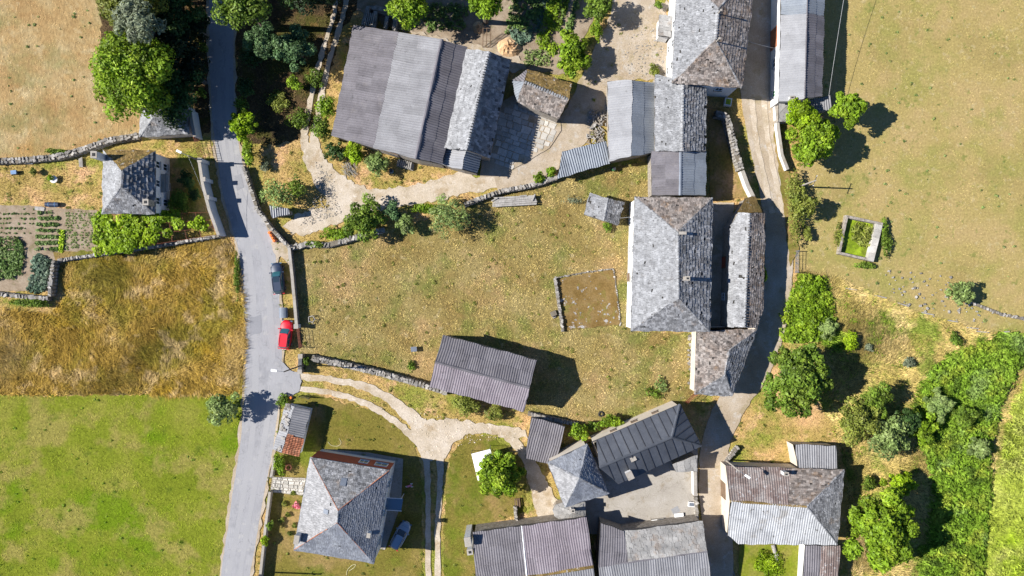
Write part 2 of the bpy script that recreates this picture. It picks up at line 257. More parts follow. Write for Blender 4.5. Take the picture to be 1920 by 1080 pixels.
class MB:
    def __init__(s): s.v = []; s.f = []; s.r = []
    def add(s, v, f, r=None):
        k = len(s.v); s.v += [Vector(p) for p in v]; s.f += [tuple(i + k for i in q) for q in f]
        r = R.random() if r is None else r
        s.r += [r] * len(f); return s
    def box(s, c, d, rz=0, jit=0, tilt=None):
        c = Vector(c); x, y, z = d[0] / 2, d[1] / 2, d[2] / 2
        q = Matrix.Rotation(rz, 3, 'Z')
        if tilt is not None: q = q @ Matrix.Rotation(tilt[0], 3, 'X') @ Matrix.Rotation(tilt[1], 3, 'Y')
        v = []
        for a in (-1, 1):
            for b in (-1, 1):
                for e in (-1, 1):
                    p = Vector((a * x, b * y, e * z))
                    if jit: p = Vector((p.x * (1 + R.uniform(-jit, jit)), p.y * (1 + R.uniform(-jit, jit)), p.z * (1 + R.uniform(-jit, jit))))
                    v.append(c + q @ p)
        return s.add(v, [(0, 1, 3, 2), (4, 6, 7, 5), (0, 4, 5, 1), (2, 3, 7, 6), (0, 2, 6, 4), (1, 5, 7, 3)])
    def tube(s, p0, p1, r0, r1=None, n=7):
        p0 = Vector(p0); p1 = Vector(p1); r1 = r0 if r1 is None else r1
        d = (p1 - p0).normalized(); a = d.orthogonal().normalized(); b = d.cross(a)
        v = [p0 + (a * math.cos(t) + b * math.sin(t)) * r0 for t in [2 * math.pi * i / n for i in range(n)]]
        v += [p1 + (a * math.cos(t) + b * math.sin(t)) * r1 for t in [2 * math.pi * i / n for i in range(n)]]
        return s.add(v, [(i, (i + 1) % n, n + (i + 1) % n, n + i) for i in range(n)] + [tuple(range(n - 1, -1, -1)), tuple(range(n, 2 * n))])
    def path(s, pts, r, n=6):
        for a, b in zip(pts, pts[1:]): s.tube(a, b, r, r, n)
        return s
    def prism(s, poly, z0, z1):
        n = len(poly)
        ar = sum(poly[i][0] * poly[(i + 1) % n][1] - poly[(i + 1) % n][0] * poly[i][1] for i in range(n))
        if ar < 0: poly = poly[::-1]
        z0s = z0 if hasattr(z0, '__len__') else [z0] * n; z1s = z1 if hasattr(z1, '__len__') else [z1] * n
        v = [(p[0], p[1], z0s[i]) for i, p in enumerate(poly)] + [(p[0], p[1], z1s[i]) for i, p in enumerate(poly)]
        return s.add(v, [(i, (i + 1) % n, n + (i + 1) % n, n + i) for i in range(n)] + [tuple(range(n, 2 * n)), tuple(range(n - 1, -1, -1))])
    def lathe(s, c, prof, n=16):
        c = Vector(c); v = []; f = []
        for r, z in prof:
            for i in range(n):
                t = 2 * math.pi * i / n; v.append(c + Vector((r * math.cos(t), r * math.sin(t), z)))
        for j in range(len(prof) - 1):
            for i in range(n): f.append((j * n + i, j * n + (i + 1) % n, (j + 1) * n + (i + 1) % n, (j + 1) * n + i))
        f += [tuple(range(n - 1, -1, -1)), tuple(range((len(prof) - 1) * n, len(prof) * n))]
        return s.add(v, f)
    def build(s, name, m, parent=None, smooth=False): return raw(name, s.v, s.f, m, parent, s.r, smooth)

# ------------------------------------------------------------------ ground sheets and the zone map for the grass
GX0, GY0, GW, GH = -160, -160, 2240, 1400
ZONE = np.zeros((GH, GW), np.uint8)
def paint(poly, zid):
    p = np.asarray(poly, float)
    x0 = int(max(GX0, p[:, 0].min() - 1)); x1 = int(min(GX0 + GW, p[:, 0].max() + 2))
    y0 = int(max(GY0, p[:, 1].min() - 1)); y1 = int(min(GY0 + GH, p[:, 1].max() + 2))
    if x1 <= x0 or y1 <= y0: return
    X, Y = np.meshgrid(np.arange(x0, x1) + .5, np.arange(y0, y1) + .5)
    ins = np.zeros(X.shape, bool); n = len(p)
    for i in range(n):
        xa, ya = p[i]; xb, yb = p[(i + 1) % n]
        if ya == yb: continue
        c = (ya > Y) != (yb > Y)
        ins ^= c & (X < (xb - xa) * (Y - ya) / (yb - ya) + xa)
    ZONE[y0 - GY0:y1 - GY0, x0 - GX0:x1 - GX0][ins] = zid
def rough_edge(pts, amp, step=7.0, closed=True, seed=1):
    r = random.Random(seed); out = []; n = len(pts)
    for i in range(n if closed else n - 1):
        a = Vector(pts[i]).to_2d(); b = Vector(pts[(i + 1) % n]).to_2d(); L = (b - a).length
        k = max(1, int(L / step)); nn = Vector((-(b - a).y, (b - a).x)) / max(L, 1e-6)
        for j in range(k):
            t = j / k; q = a.lerp(b, t) + nn * (r.uniform(-amp, amp) if j else r.uniform(-amp, amp) * .3); out.append((q.x, q.y))
    if not closed: out.append(tuple(pts[-1]))
    return out
LAYER = [0]
def sheet(name, pts, m, zid=None, amp=3.0, step=6.0, z=None, label=None, seed=1):
    if amp: pts = rough_edge(pts, amp, step, True, seed)
    if zid is not None: paint(pts, zid)
    LAYER[0] += 1; z = .004 * LAYER[0] if z is None else z
    v = [W(x, y) + Vector((0, 0, z)) for x, y in pts]
    tr = tessellate_polygon([v]); f = []
    for a, b, c in tr:
        nz = (v[b] - v[a]).cross(v[c] - v[a]).z
        f.append((a, b, c) if nz > 0 else (a, c, b))
    o = raw(name, v, f, m); tag(o, label, None, None, 'structure'); return o
def smooth_line(pts, k=8):
    P = [Vector(p) for p in pts]; out = []
    for i in range(len(P) - 1):
        p0 = P[max(0, i - 1)]; p1 = P[i]; p2 = P[i + 1]; p3 = P[min(len(P) - 1, i + 2)]
        for j in range(k):
            t = j / k
            out.append(.5 * ((2 * p1) + (p2 - p0) * t + (2 * p0 - 5 * p1 + 4 * p2 - p3) * t * t + (3 * p1 - p0 - 3 * p2 + p3) * t ** 3))
    out.append(P[-1]); return out
def ribbon_poly(pts, seed=0, jit=1.5):
    """pts: (x, y, width) in survey units"""
    r = random.Random(seed); L = smooth_line(pts); a = []; b = []
    for i, p in enumerate(L):
        d = (L[min(i + 1, len(L) - 1)] - L[max(i - 1, 0)]).to_2d().normalized(); n = Vector((-d.y, d.x))
        c = p.to_2d()
        q = c + n * (p.z / 2 + r.uniform(-jit, jit)); a.append((q.x, q.y))
        q = c - n * (p.z / 2 + r.uniform(-jit, jit)); b.append((q.x, q.y))
    return a + b[::-1]
def ribbon(name, pts, m, zid=0, jit=1.5, seed=0, label=None):
    L = ribbon_poly(pts, seed, jit); n = len(L) // 2
    paint(L, zid); LAYER[0] += 1; z = .004 * LAYER[0]
    v = [W(x, y) + Vector((0, 0, z)) for x, y in L]; f = []
    for i in range(n - 1):
        q = (i, i + 1, 2 * n - 2 - i, 2 * n - 1 - i)
        nz = (v[q[1]] - v[q[0]]).cross(v[q[2]] - v[q[0]]).z
        f.append(q if nz > 0 else q[::-1])
    o = raw(name, v, f, m); return tag(o, label, None, None, 'structure')

# ================================================================== THE LAND
ZONE[:] = 6
g = MB(); g.add([(-700, -700, 0), (700, -700, 0), (700, 700, 0), (-700, 700, 0)], [(0, 1, 2, 3)])
tag(g.build('ground', 'yard_grass'), 'dry grassy ground under the whole hamlet', kind='structure')
sheet('dry_field', [(-160, -160), (330, -160), (330, 60), (300, 190), (262, 250), (205, 262), (110, 292), (0, 300), (-160, 306)], 'dry_field', 1, label='mown straw coloured field beyond the dry stone wall')
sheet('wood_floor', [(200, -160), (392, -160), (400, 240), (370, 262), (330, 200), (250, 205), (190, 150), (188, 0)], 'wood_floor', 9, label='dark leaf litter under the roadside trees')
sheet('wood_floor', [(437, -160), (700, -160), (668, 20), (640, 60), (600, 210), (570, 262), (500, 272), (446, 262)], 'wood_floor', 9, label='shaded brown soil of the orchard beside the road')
sheet('hay_field', [(112, 500), (250, 472), (430, 447), (447, 500), (458, 560), (463, 640), (463, 738), (-160, 744), (-160, 575), (95, 590), (122, 560)], 'hay', 3, label='tall golden brown hay meadow beside the road')
sheet('lawn_field', [(-160, 742), (462, 740), (455, 800), (438, 900), (418, 1080), (410, 1240), (-160, 1240)], 'lawn', 4, label='green grazed field beside the road')
sheet('meadow', [(552, 466), (640, 452), (760, 425), (930, 362), (1050, 335), (1220, 300), (1300, 380), (1190, 620), (1310, 625), (1302, 742), (1270, 760), (1150, 805), (1060, 795), (985, 775), (840, 738), (700, 705), (560, 668), (556, 610)], 'meadow', 2, label='dry olive meadow enclosed by stone walls in the middle of the hamlet')
sheet('pasture', [(1540, -160), (2080, -160), (2080, 640), (1850, 620), (1700, 580), (1560, 520), (1498, 505), (1492, 330), (1540, 200)], 'pasture', 5, label='wide pale pasture east of the lane')
sheet('scrub', [(1498, 505), (1560, 520), (1700, 580), (1850, 625), (2080, 640), (2080, 1240), (1590, 1240), (1590, 900), (1570, 820), (1480, 640)], 'straw_scrub', 8, label='overgrown straw coloured scrub below the pasture')
sheet('fern_bank', [(1500, 512), (1545, 525), (1560, 570), (1560, 615), (1600, 640), (1560, 660), (1530, 640), (1465, 640), (1462, 600)], 'fern', 10, amp=6, label='bright green fern bank beside the lane')
sheet('fern_bank', [(1735, 700), (1780, 660), (1880, 625), (2080, 640), (2080, 690), (1905, 690), (1880, 740), (1850, 830), (1840, 900), (1850, 1000), (1840, 1240), (1690, 1240), (1720, 1040), (1750, 930), (1740, 860), (1690, 780)], 'fern', 10, amp=8, label='dense green fern thicket running down the stream bank')
sheet('reed_meadow', [(1925, 690), (2080, 680), (2080, 1240), (1850, 1240), (1846, 1000), (1860, 900), (1880, 800)], 'reed', 11, amp=5, label='light green reed meadow beyond the fern thicket')
sheet('house_lawn', [(535, 745), (600, 742), (700, 772), (770, 815), (790, 870), (795, 1240), (470, 1240), (490, 1040), (512, 900), (524, 800)], 'house_lawn', 7, label='lawn around the white hip roofed house')
sheet('house_lawn', [(845, 850), (880, 815), (930, 822), (985, 870), (985, 960), (900, 990), (900, 1240), (830, 1240), (835, 900)], 'house_lawn', 7, label='lawn with the walnut tree and the white canopy')
sheet('garden_soil', [(700, -160), (1120, -160), (1115, 30), (1060, 140), (960, 125), (880, 95), (740, 55), (668, 20)], 'bed_soil', 0, label='kitchen garden soil behind the big barn')
sheet('garden_soil', [(-160, 384), (60, 386), (182, 394), (184, 470), (108, 488), (92, 545), (-160, 548)], 'bed_soil', 0, amp=1.5, label='bare soil of the vegetable garden by the stone wall')
sheet('grass_strip', [(100, 472), (183, 470), (150, 482), (108, 492)], 'yard_grass', 6, amp=2, label='mown strip at the end of the vegetable beds')
# tracks
for k in (-1, 1):
    ribbon('gravel_track', [(648 + k * 9, -160, 8), (640 + k * 9, 0, 8), (622 + k * 9, 70, 9), (602 + k * 9, 140, 9), (587 + k * 10, 215, 11), (580 + k * 9, 262, 14), (592 + k * 8, 300, 20)], 'gravel', 13, 1.8, 2 + k, ('barn side' if k > 0 else 'orchard side') + ' wheel rut of the track climbing past the big barn')
ribbon('gravel_track', [(580, 268, 30), (598, 315, 42), (640, 365, 60)], 'gravel', 13, 3.5, 5, 'stony foot of the track climbing past the big barn')
sheet('gravel_yard', [(548, 440), (530, 425), (560, 400), (620, 385), (600, 345), (640, 335), (700, 355), (790, 345), (860, 322), (900, 332), (985, 300), (1000, 335), (930, 352), (820, 375), (700, 395), (640, 418), (575, 440)], 'gravel', 13, amp=4, label='pale gravel drive inside the roadside gate')
ribbon('gravel_track', [(930, 345, 40), (1000, 322, 44), (1060, 262, 62), (1095, 210, 66), (1125, 165, 84), (1165, 95, 92), (1185, 20, 80), (1200, -160, 76)], 'dirt_lane', 13, 2.5, 4, 'sandy lane between the kitchen garden and the slate house')
sheet('dirt_yard', [(1140, 40), (1215, 20), (1250, 0), (1255, 150), (1225, 150), (1140, 152), (1115, 190), (1090, 170)], 'dirt_lane', 6, amp=4, label='dry earth yard in front of the slate house')
ribbon('gravel_track', [(552, 706, 13), (610, 710, 12), (680, 724, 14), (730, 748, 18), (775, 786, 28), (812, 830, 40)], 'gravel', 13, 1.8, 5, 'upper wheel rut of the white farm track')
ribbon('gravel_track', [(552, 729, 10), (620, 736, 10), (680, 754, 11), (730, 782, 12), (770, 814, 15), (800, 845, 22)], 'gravel', 13, 1.8, 6, 'lower wheel rut of the white farm track')
sheet('gravel_fork', [(755, 775), (800, 788), (850, 785), (910, 795), (985, 805), (990, 822), (930, 815), (880, 812), (850, 830), (835, 860), (790, 862), (785, 830)], 'gravel', 13, amp=3, label='gravel fork of the white farm track')
ribbon('gravel_track', [(798, 850, 15), (802, 900, 11), (803, 960, 10), (803, 1040, 10), (808, 1240, 11)], 'gravel', 13, 1.3, 7, 'left wheel rut beside the blue car')
ribbon('gravel_track', [(826, 850, 15), (825, 900, 11), (822, 960, 10), (820, 1040, 10), (826, 1240, 11)], 'gravel', 13, 1.3, 8, 'right wheel rut beside the blue car')
ribbon('gravel_track', [(930, 806, 16), (960, 825, 16), (990, 862, 22), (1008, 905, 34), (1025, 950, 44), (1035, 985, 40)], 'gravel', 13, 2, 9, 'footpath of pale grit to the oven')
ribbon('lane', [(1430, -160, 76), (1428, 60, 74), (1422, 180, 66), (1428, 260, 50), (1446, 350, 48), (1460, 430, 52), (1458, 520, 54), (1446, 610, 54), (1418, 690, 52), (1375, 752, 56), (1342, 830, 52), (1338, 920, 56), (1345, 1000, 54), (1352, 1240, 54)], 'dirt_lane', 13, 1.5, 10, 'narrow earth lane winding between the stone houses')
ROADL = [(412, -160, 47), (415, 0, 46), (416, 120, 45), (420, 220, 42), (429, 290, 44), (441, 350, 50), (461, 410, 58), (480, 465, 66), (489, 530, 66), (493, 600, 66), (495, 670, 68), (492, 740, 66), (482, 830, 62), (467, 920, 58), (453, 1010, 56), (442, 1080, 54), (425, 1240, 52)]
ribbon('road_verge', [(x, y, w + 9) for x, y, w in ROADL], 'dirt_lane', 6, 2.6, 61, 'crumbling gritty verge along the asphalt')
ribbon('road', [(412, -160, 47), (415, 0, 46), (416, 120, 45), (420, 220, 42), (429, 290, 44), (441, 350, 50), (461, 410, 58), (480, 465, 66), (489, 530, 66), (493, 600, 66), (495, 670, 68), (492, 740, 66), (482, 830, 62), (467, 920, 58), (453, 1010, 56), (442, 1080, 54), (425, 1240, 52)], 'asphalt', 0, .7, 12, 'grey asphalt village road')
for k in (-1, 1):
    ribbon('tyre_track', [(x + k * w * .2 + 3 * math.sin(y * .01 + k), y, w * .17) for x, y, w in ROADL], 'asphalt_worn', 0, .9, 63 + k, 'paler tyre worn band of the asphalt, ' + ('wall side' if k > 0 else 'field side'))
sheet('road_patch', [(468, 596), (490, 590), (492, 622), (470, 630)], 'asphalt_patch', 0, amp=1.2, label='darker mended patch of the asphalt by the parked cars')
sheet('road_patch', [(440, 330), (452, 326), (458, 352), (446, 358)], 'asphalt_patch', 0, amp=1.2, label='darker mended patch of the asphalt at the bend')
sheet('road_mouth', [(520, 668), (545, 694), (562, 700), (566, 715), (560, 735), (525, 752), (505, 740), (505, 690)], 'asphalt', 0, amp=1, label='asphalt mouth of the farm track')
sheet('road_shoulder', [(508, 455), (522, 450), (545, 463), (548, 500), (526, 480), (520, 486)], 'dirt_lane', 6, amp=1.5, label='sandy shoulder under the orange barrier')
sheet('concrete_yard', [(1040, 880), (1140, 850), (1308, 840), (1308, 980), (1200, 1005), (1100, 1000), (1098, 970), (1060, 950)], 'concrete', 0, amp=.6, label='concrete courtyard behind the dark metal roof')
sheet('dirt_yard', [(1330, 380), (1375, 380), (1372, 625), (1300, 625), (1325, 600)], 'dirt_lane', 0, amp=1, label='narrow yard between the two long slate roofs')
sheet('grass_plot', [(1328, 200), (1356, 205), (1392, 335), (1412, 370), (1330, 375)], 'yard_grass', 6, amp=2, label='small grass plot behind the curved lane wall')
for k, o_ in ((-1, 0), (1, 0)):
    ribbon('wheel_rut', [(1420 + k * 11, 185, 11), (1428 + k * 11, 260, 10), (1446 + k * 10, 350, 10), (1458 + k * 10, 400, 10)], 'gravel', 13, 1.2, 40 + k, 'pale wheel rut on the earth lane, ' + ('pasture side' if k > 0 else 'wall side'))
sheet('verge', [(1452, 200), (1462, 240), (1470, 300), (1482, 340), (1492, 420), (1497, 470), (1480, 500), (1472, 420), (1462, 340), (1450, 260)], 'yard_grass', 6, amp=2, label='dry grass verge between the lane and the pasture hedge')
sheet('weed_plot', [(1385, 1015), (1505, 1020), (1500, 1240), (1385, 1240)], 'lawn', 4, amp=3, label='green walled plot below the half hipped barn')
sheet('dirt_bank', [(740, 50), (830, 72), (960, 100), (1000, 125), (960, 138), (880, 90), (760, 60)], 'dirt_lane', 6, amp=3, label='bare clay bank behind the big barn')

# worn kerb stones of the flagged courtyard, every flag its own piece
court = sheet('flag_court', [(915, 205), (965, 178), (1050, 222), (1052, 245), (1030, 278), (985, 305), (935, 332), (900, 332)], 'dirt_lane', 0, amp=.5, label='flagged courtyard between the barns')
def in_poly(x, y, poly):
    c = False; n = len(poly)
    for i in range(n):
        xa, ya = poly[i]; xb, yb = poly[(i + 1) % n]
        if (ya > y) != (yb > y) and x < (xb - xa) * (y - ya) / (yb - ya) + xa: c = not c
    return c
def flags(parent, poly, ang, sx, sy, z, m, seed, name='paving_slab', limit=290):
    r = random.Random(seed); ca, sa = math.cos(ang), math.sin(ang)
    cx = sum(p[0] for p in poly) / len(poly); cy = sum(p[1] for p in poly) / len(poly); n = 0
    v0 = -220
    while v0 < 220:
        hh = sy * r.uniform(.7, 1.35); u0 = -220 + r.uniform(-5, 5)
        while u0 < 220:
            ww = sx * r.uniform(.6, 1.5); u1 = u0 + ww / 2; vv = v0 + hh / 2
            x = cx + u1 * ca - vv * sa; y = cy + u1 * sa + vv * ca
            if in_poly(x, y, poly) and n < limit and r.random() > .03:
                q = []
                for a, b in ((-1, -1), (0, -1), (1, -1), (1, 0), (1, 1), (-1, 1), (-1, .1)):
                    uu = u1 + a * (ww / 2 - .8) + r.uniform(-.9, .9); v_ = vv + b * (hh / 2 - .8) + r.uniform(-.9, .9)
                    p = W(cx + uu * ca - v_ * sa, cy + uu * sa + v_ * ca); q.append((p.x, p.y))
                mb = MB(); t = r.uniform(.02, .05); mb.prism(q, z, z + t + .03); mb.build(name, m, parent); n += 1
            u0 += ww
        v0 += hh
flags(court, [(935, 222), (962, 190), (1046, 226), (1046, 246), (1018, 282), (980, 298), (945, 322), (925, 300)], .33, 13, 11, .17, 'slab', 3)

def grass(name, zid, label, m, dens, lmin, lmax, wid, lean, seed, zup=.5, feather=4.0, dirn=None, clump=0.0):
    rs = np.random.RandomState(seed)
    ys, xs = np.nonzero(ZONE == zid)
    keep = (xs + GX0 > -60) & (xs + GX0 < 1980) & (ys + GY0 > -60) & (ys + GY0 < 1140)
    xs = xs[keep]; ys = ys[keep]
    n = int(len(xs) / SPX ** 2 * dens)
    i = rs.randint(0, len(xs), n)
    px = xs[i] + GX0 + rs.rand(n) + rs.normal(0, feather, n) * (rs.rand(n) < .35)
    py = ys[i] + GY0 + rs.rand(n) + rs.normal(0, feather, n) * (rs.rand(n) < .35)
    x = (px - 960) / SPX; y = (540 - py) / SPX
    # slow waves decide how the tufts lie and how tall they are
    f1 = np.sin(x * .31 + 1.3 * np.sin(y * .23)) + np.sin(y * .41 + 1.7 * np.sin(x * .19 + 1))
    f2 = np.sin(x * 1.1 + 2 * np.sin(y * .7)) * np.sin(y * 1.3 + 1.6 * np.sin(x * .8))
    if clump:
        kp = rs.rand(n) < (1 - clump) + clump * (.5 + .5 * f2); x, y, f1, f2 = x[kp], y[kp], f1[kp], f2[kp]; n = len(x)
    a = rs.rand(n) * 2 * np.pi if dirn is None else dirn + f1 * 1.0 + rs.normal(0, .6, n)
    L = rs.uniform(lmin, lmax, n) * (1 + .3 * f2)
    w = wid * rs.uniform(.6, 1.4, n)
    le = lean * rs.uniform(.5, 1.3, n)
    dx, dy = np.cos(a), np.sin(a)
    v = np.zeros((n, 3, 3))
    v[:, 0] = np.stack([x - dy * w / 2, y + dx * w / 2, np.full(n, .0)], 1)
    v[:, 1] = np.stack([x + dy * w / 2, y - dx * w / 2, np.full(n, .0)], 1)
    v[:, 2] = np.stack([x + dx * L * le, y + dy * L * le, L * zup * rs.uniform(.6, 1.2, n) + .04], 1)
    rn = np.clip(rs.normal(.5, .25, n) + .12 * f2, 0, 1)
    return tag(raw_np(name, v, 3, m, None, rn), label, None, None, 'stuff')

# ================================================================== BUILDINGS
def clip_poly(sub, clip):
    out = sub; n = len(clip)
    for i in range(n):
        a = clip[i]; b = clip[(i + 1) % n]; inp = out; out = []
        if not inp: return []
        ex, ey = b[0] - a[0], b[1] - a[1]
        sd = lambda p: ex * (p[1] - a[1]) - ey * (p[0] - a[0])
        for j in range(len(inp)):
            p = inp[j]; q = inp[(j + 1) % len(inp)]; sp, sq = sd(p), sd(q)
            if sp >= 0: out.append(p)
            if (sp >= 0) != (sq >= 0):
                t = sp / (sp - sq); out.append((p[0] + (q[0] - p[0]) * t, p[1] + (q[1] - p[1]) * t))
    return out
class Face:
    def __init__(s, pts):
        P = [W(*p) for p in pts]; n = Vector((0, 0, 0)); k = len(P)
        for i in range(k):
            a, b = P[i], P[(i + 1) % k]
            n += Vector(((a.y - b.y) * (a.z + b.z), (a.z - b.z) * (a.x + b.x), (a.x - b.x) * (a.y + b.y)))
        if n.z < 0: n = -n; P = P[::-1]
        s.n = n.normalized(); s.o = sum(P, Vector()) / k
        for p in P: p.z = s.o.z - (s.n.x * (p.x - s.o.x) + s.n.y * (p.y - s.o.y)) / s.n.z
        s.P = P
        z = Vector((0, 0, 1)); v = z - s.n * z.dot(s.n)
        s.v = v.normalized() if v.length > 1e-3 else Vector((0, 1, 0)); s.u = s.v.cross(s.n)
        s.q = [((p - s.o).dot(s.u), (p - s.o).dot(s.v)) for p in P]
    wk = 1.0
    def at(s, a, b, c=0):
        p = s.o + s.u * a + s.v * b + s.n * c
        x, y = p.x, p.y
        return p + Vector((.05 * math.sin(1.3 * y + .7 * x) + .04 * math.sin(3.4 * y + 1), .05 * math.sin(1.2 * x + 2) + .04 * math.sin(3.1 * x + .3 * y), .045 * math.sin(.8 * x + .5) * math.sin(.7 * y + .2))) * s.wk
    def z(s, x, y): return s.o.z - (s.n.x * (x - s.o.x) + s.n.y * (y - s.o.y)) / s.n.z
    def inside(s, x, y): return in_poly(x, y, [(p.x, p.y) for p in s.P])
    def dist(s, x, y):
        d = 1e9; k = len(s.P)
        for i in range(k):
            a = s.P[i].to_2d(); b = s.P[(i + 1) % k].to_2d(); e = b - a
            t = max(0, min(1, (Vector((x, y)) - a).dot(e) / max(e.length_squared, 1e-9))); d = min(d, (a + e * t - Vector((x, y))).length)
        return d
    def vrange(s, a):
        lo, hi = 1e9, -1e9; k = len(s.q)
        for i in range(k):
            p, r = s.q[i], s.q[(i + 1) % k]
            if (p[0] - a) * (r[0] - a) <= 0 and abs(p[0] - r[0]) > 1e-9:
                t = (a - p[0]) / (r[0] - p[0]); b = p[1] + (r[1] - p[1]) * t; lo = min(lo, b); hi = max(hi, b)
        return lo, hi
def slates(F, parent, m, ex=.29, wd=.3, th=.04, seed=0, jit=.35, name='slates', miss=.016):
    r = random.Random(seed); mb = MB()
    us = [p[0] for p in F.q]; vs = [p[1] for p in F.q]; u0, u1, v0, v1 = min(us), max(us), min(vs), max(vs)
    b = v0 - .05; row = 0
    while b < v1:
        e = ex * r.uniform(.8, 1.2); a = u0 - r.uniform(0, wd)
        while a < u1:
            w = wd * r.uniform(.55, 1.6)
            if r.random() > miss:
                lo = b - r.uniform(0, jit) * e * .6; hi = b + e * 1.15; g = .012
                sk = r.uniform(-.06, .06)
                ep = 1 + r.choice((0, 0, .4, .8, 1.2)) * .1 / max(u1 - u0, v1 - v0)
                q = clip_poly([(a + g, lo + sk), (a + w - g, lo - sk), (a + w - g, hi), (a + g, hi)], [(p[0] * ep, p[1] * ep) for p in F.q])
                if len(q) >= 3:
                    t0 = th * r.uniform(.6, 1.7) + .02; k = len(q)
                    zz = [.012 + t0 * max(0, 1 - (p[1] - lo) / (hi - lo)) + r.uniform(0, .008) for p in q]
                    v = [F.at(p[0], p[1], z) for p, z in zip(q, zz)] + [F.at(p[0], p[1], -.01) for p in q]
                    mb.add(v, [tuple(range(k))] + [(i + k, (i + 1) % k + k, (i + 1) % k, i) for i in range(k)], r.random())
            a += w
        b += e; row += 1
    return tag(mb.build(name, m, parent), kind='stuff')
def big_slates(F, parent, m, ex=.58, wd=.68, th=.06, seed=0):
    r = random.Random(seed); us = [p[0] for p in F.q]; vs = [p[1] for p in F.q]; u0, u1, v0, v1 = min(us), max(us), min(vs), max(vs)
    b = v0 - .1
    while b < v1:
        e = ex * r.uniform(.75, 1.25); a = u0 - r.uniform(0, wd)
        while a < u1:
            w = wd * r.uniform(.45, 1.7); lo = b - r.uniform(0, .32); hi = b + e * 1.2
            q = clip_poly([(a + .02, lo + r.uniform(0, .12)), (a + w * .5, lo - r.uniform(0, .1)), (a + w - .02, lo + r.uniform(0, .12)), (a + w - .02, hi), (a + .02, hi)], F.q)
            if len(q) >= 3:
                k = len(q); t0 = th * r.uniform(.7, 1.5)
                zz = [.015 + t0 * max(0, 1 - (p[1] - lo) / (hi - lo)) + r.uniform(0, .01) for p in q]
                raw('slate', [F.at(p[0], p[1], z) for p, z in zip(q, zz)] + [F.at(p[0], p[1], -.01) for p in q],
                    [tuple(range(k))] + [(i + k, (i + 1) % k + k, (i + 1) % k, i) for i in range(k)], m, parent)
            a += w
        b += e
def sheets(F, parent, m, sw=1.0, sl=2.3, per=.34, amp=.045, seed=0, name='roof_sheet'):
    r = random.Random(seed); us = [p[0] for p in F.q]; vs = [p[1] for p in F.q]; u0, u1, v0, v1 = min(us), max(us), min(vs), max(vs)
    nr = max(1, round((v1 - v0) / sl)); sl = (v1 - v0) / nr; ns = max(1, round(sw / per)) * 4
    for i in range(int(math.ceil((u1 - u0) / sw))):
        for j in range(nr):
            a0 = u0 + i * sw; b0 = v0 + j * sl - (.1 if j else 0); b1 = v0 + (j + 1) * sl; dz = r.uniform(0, .012)
            v = []; ok = []
            for k in range(ns + 1):
                a = min(max(a0 + sw * k / ns, u0 + 1e-4), u1 - 1e-4); lo, hi = F.vrange(a)
                lo = max(lo, b0); hi = min(hi, b1); c = .035 + amp * math.cos(2 * math.pi * k / 4 + .4) + dz
                if hi - lo < .02: ok.append(False); v += [F.at(a, b0, c)] * 2; continue
                ok.append(True); tp = lambda b: (.035 if j < 1e9 else 0) * (1 - (b - b0) / (b1 - b0))
                v += [F.at(a, lo, c + tp(lo)), F.at(a, hi, c + tp(hi))]
            f = [(2 * k, 2 * k + 2, 2 * k + 3, 2 * k + 1) for k in range(ns) if ok[k] and ok[k + 1] and (v[2 * k] - v[2 * k + 2]).length > 1e-3]
            if f: raw(name, v, f, m, parent)
def panels(F, parent, m, sw=1.15, seed=0):
    F.wk = 0
    us = [p[0] for p in F.q]; u0, u1 = min(us), max(us); n = max(1, round((u1 - u0) / sw)); sw = (u1 - u0) / n
    for i in range(n):
        a0, a1 = u0 + i * sw + .015, u0 + (i + 1) * sw - .015
        big = [(a0, -99), (a1, -99), (a1, 99), (a0, 99)]; q = clip_poly(big, F.q)
        if len(q) < 3: continue
        k = len(q); mb = MB()
        mb.add([F.at(p[0], p[1], .05) for p in q] + [F.at(p[0], p[1], -.005) for p in q], [tuple(range(k))] + [(j + k, (j + 1) % k + k, (j + 1) % k, j) for j in range(k)])
        q2 = clip_poly([(a1 - .06, -99), (a1 + .02, -99), (a1 + .02, 99), (a1 - .06, 99)], F.q)
        pan = mb.build('roof_panel', m, parent)
        if len(q2) >= 3 and i < n - 1:
            k = len(q2); mb = MB(); mb.add([F.at(p[0], p[1], .13) for p in q2] + [F.at(p[0], p[1], 0) for p in q2], [tuple(range(k))] + [(j + k, (j + 1) % k + k, (j + 1) % k, j) for j in range(k)])
            mb.build('seam', 'dark_metal', parent)
def tiles(F, parent, m, seed=0):
    r = random.Random(seed); us = [p[0] for p in F.q]; vs = [p[1] for p in F.q]; mb = MB(); a = min(us)
    while a < max(us):
        b = min(vs)
        while b < max(vs):
            if in_poly(a + .12, b + .2, F.q):
                c = F.at(a + .12, b, .09); d = F.at(a + .12, b + .45, .05); e = []
                for p, rr in ((c, .12), (d, .1)):
                    for t in (0, .25, .5, .75, 1): e.append(p + F.u * math.cos(math.pi * (1 - t)) * rr + F.n * (math.sin(math.pi * t) * rr * .8 - .05))
                mb.add(e, [(i, i + 1, i + 6, i + 5) for i in range(4)], r.random())
            b += .38
        a += .24
    return tag(mb.build('tiles', m, parent), kind='stuff')
def inset(poly, d):
    n = len(poly); P = [Vector(p) for p in poly]
    ar = sum(P[i].x * P[(i + 1) % n].y - P[(i + 1) % n].x * P[i].y for i in range(n))
    if ar < 0: P = P[::-1]
    out = []
    for i in range(n):
        a, b, c = P[i - 1], P[i], P[(i + 1) % n]
        n1 = Vector((-(b - a).y, (b - a).x)).normalized(); n2 = Vector((-(c - b).y, (c - b).x)).normalized()
        m = (n1 + n2); s = d / max(.35, (m.length_squared / 2)); out.append(b + m * s)
    return out
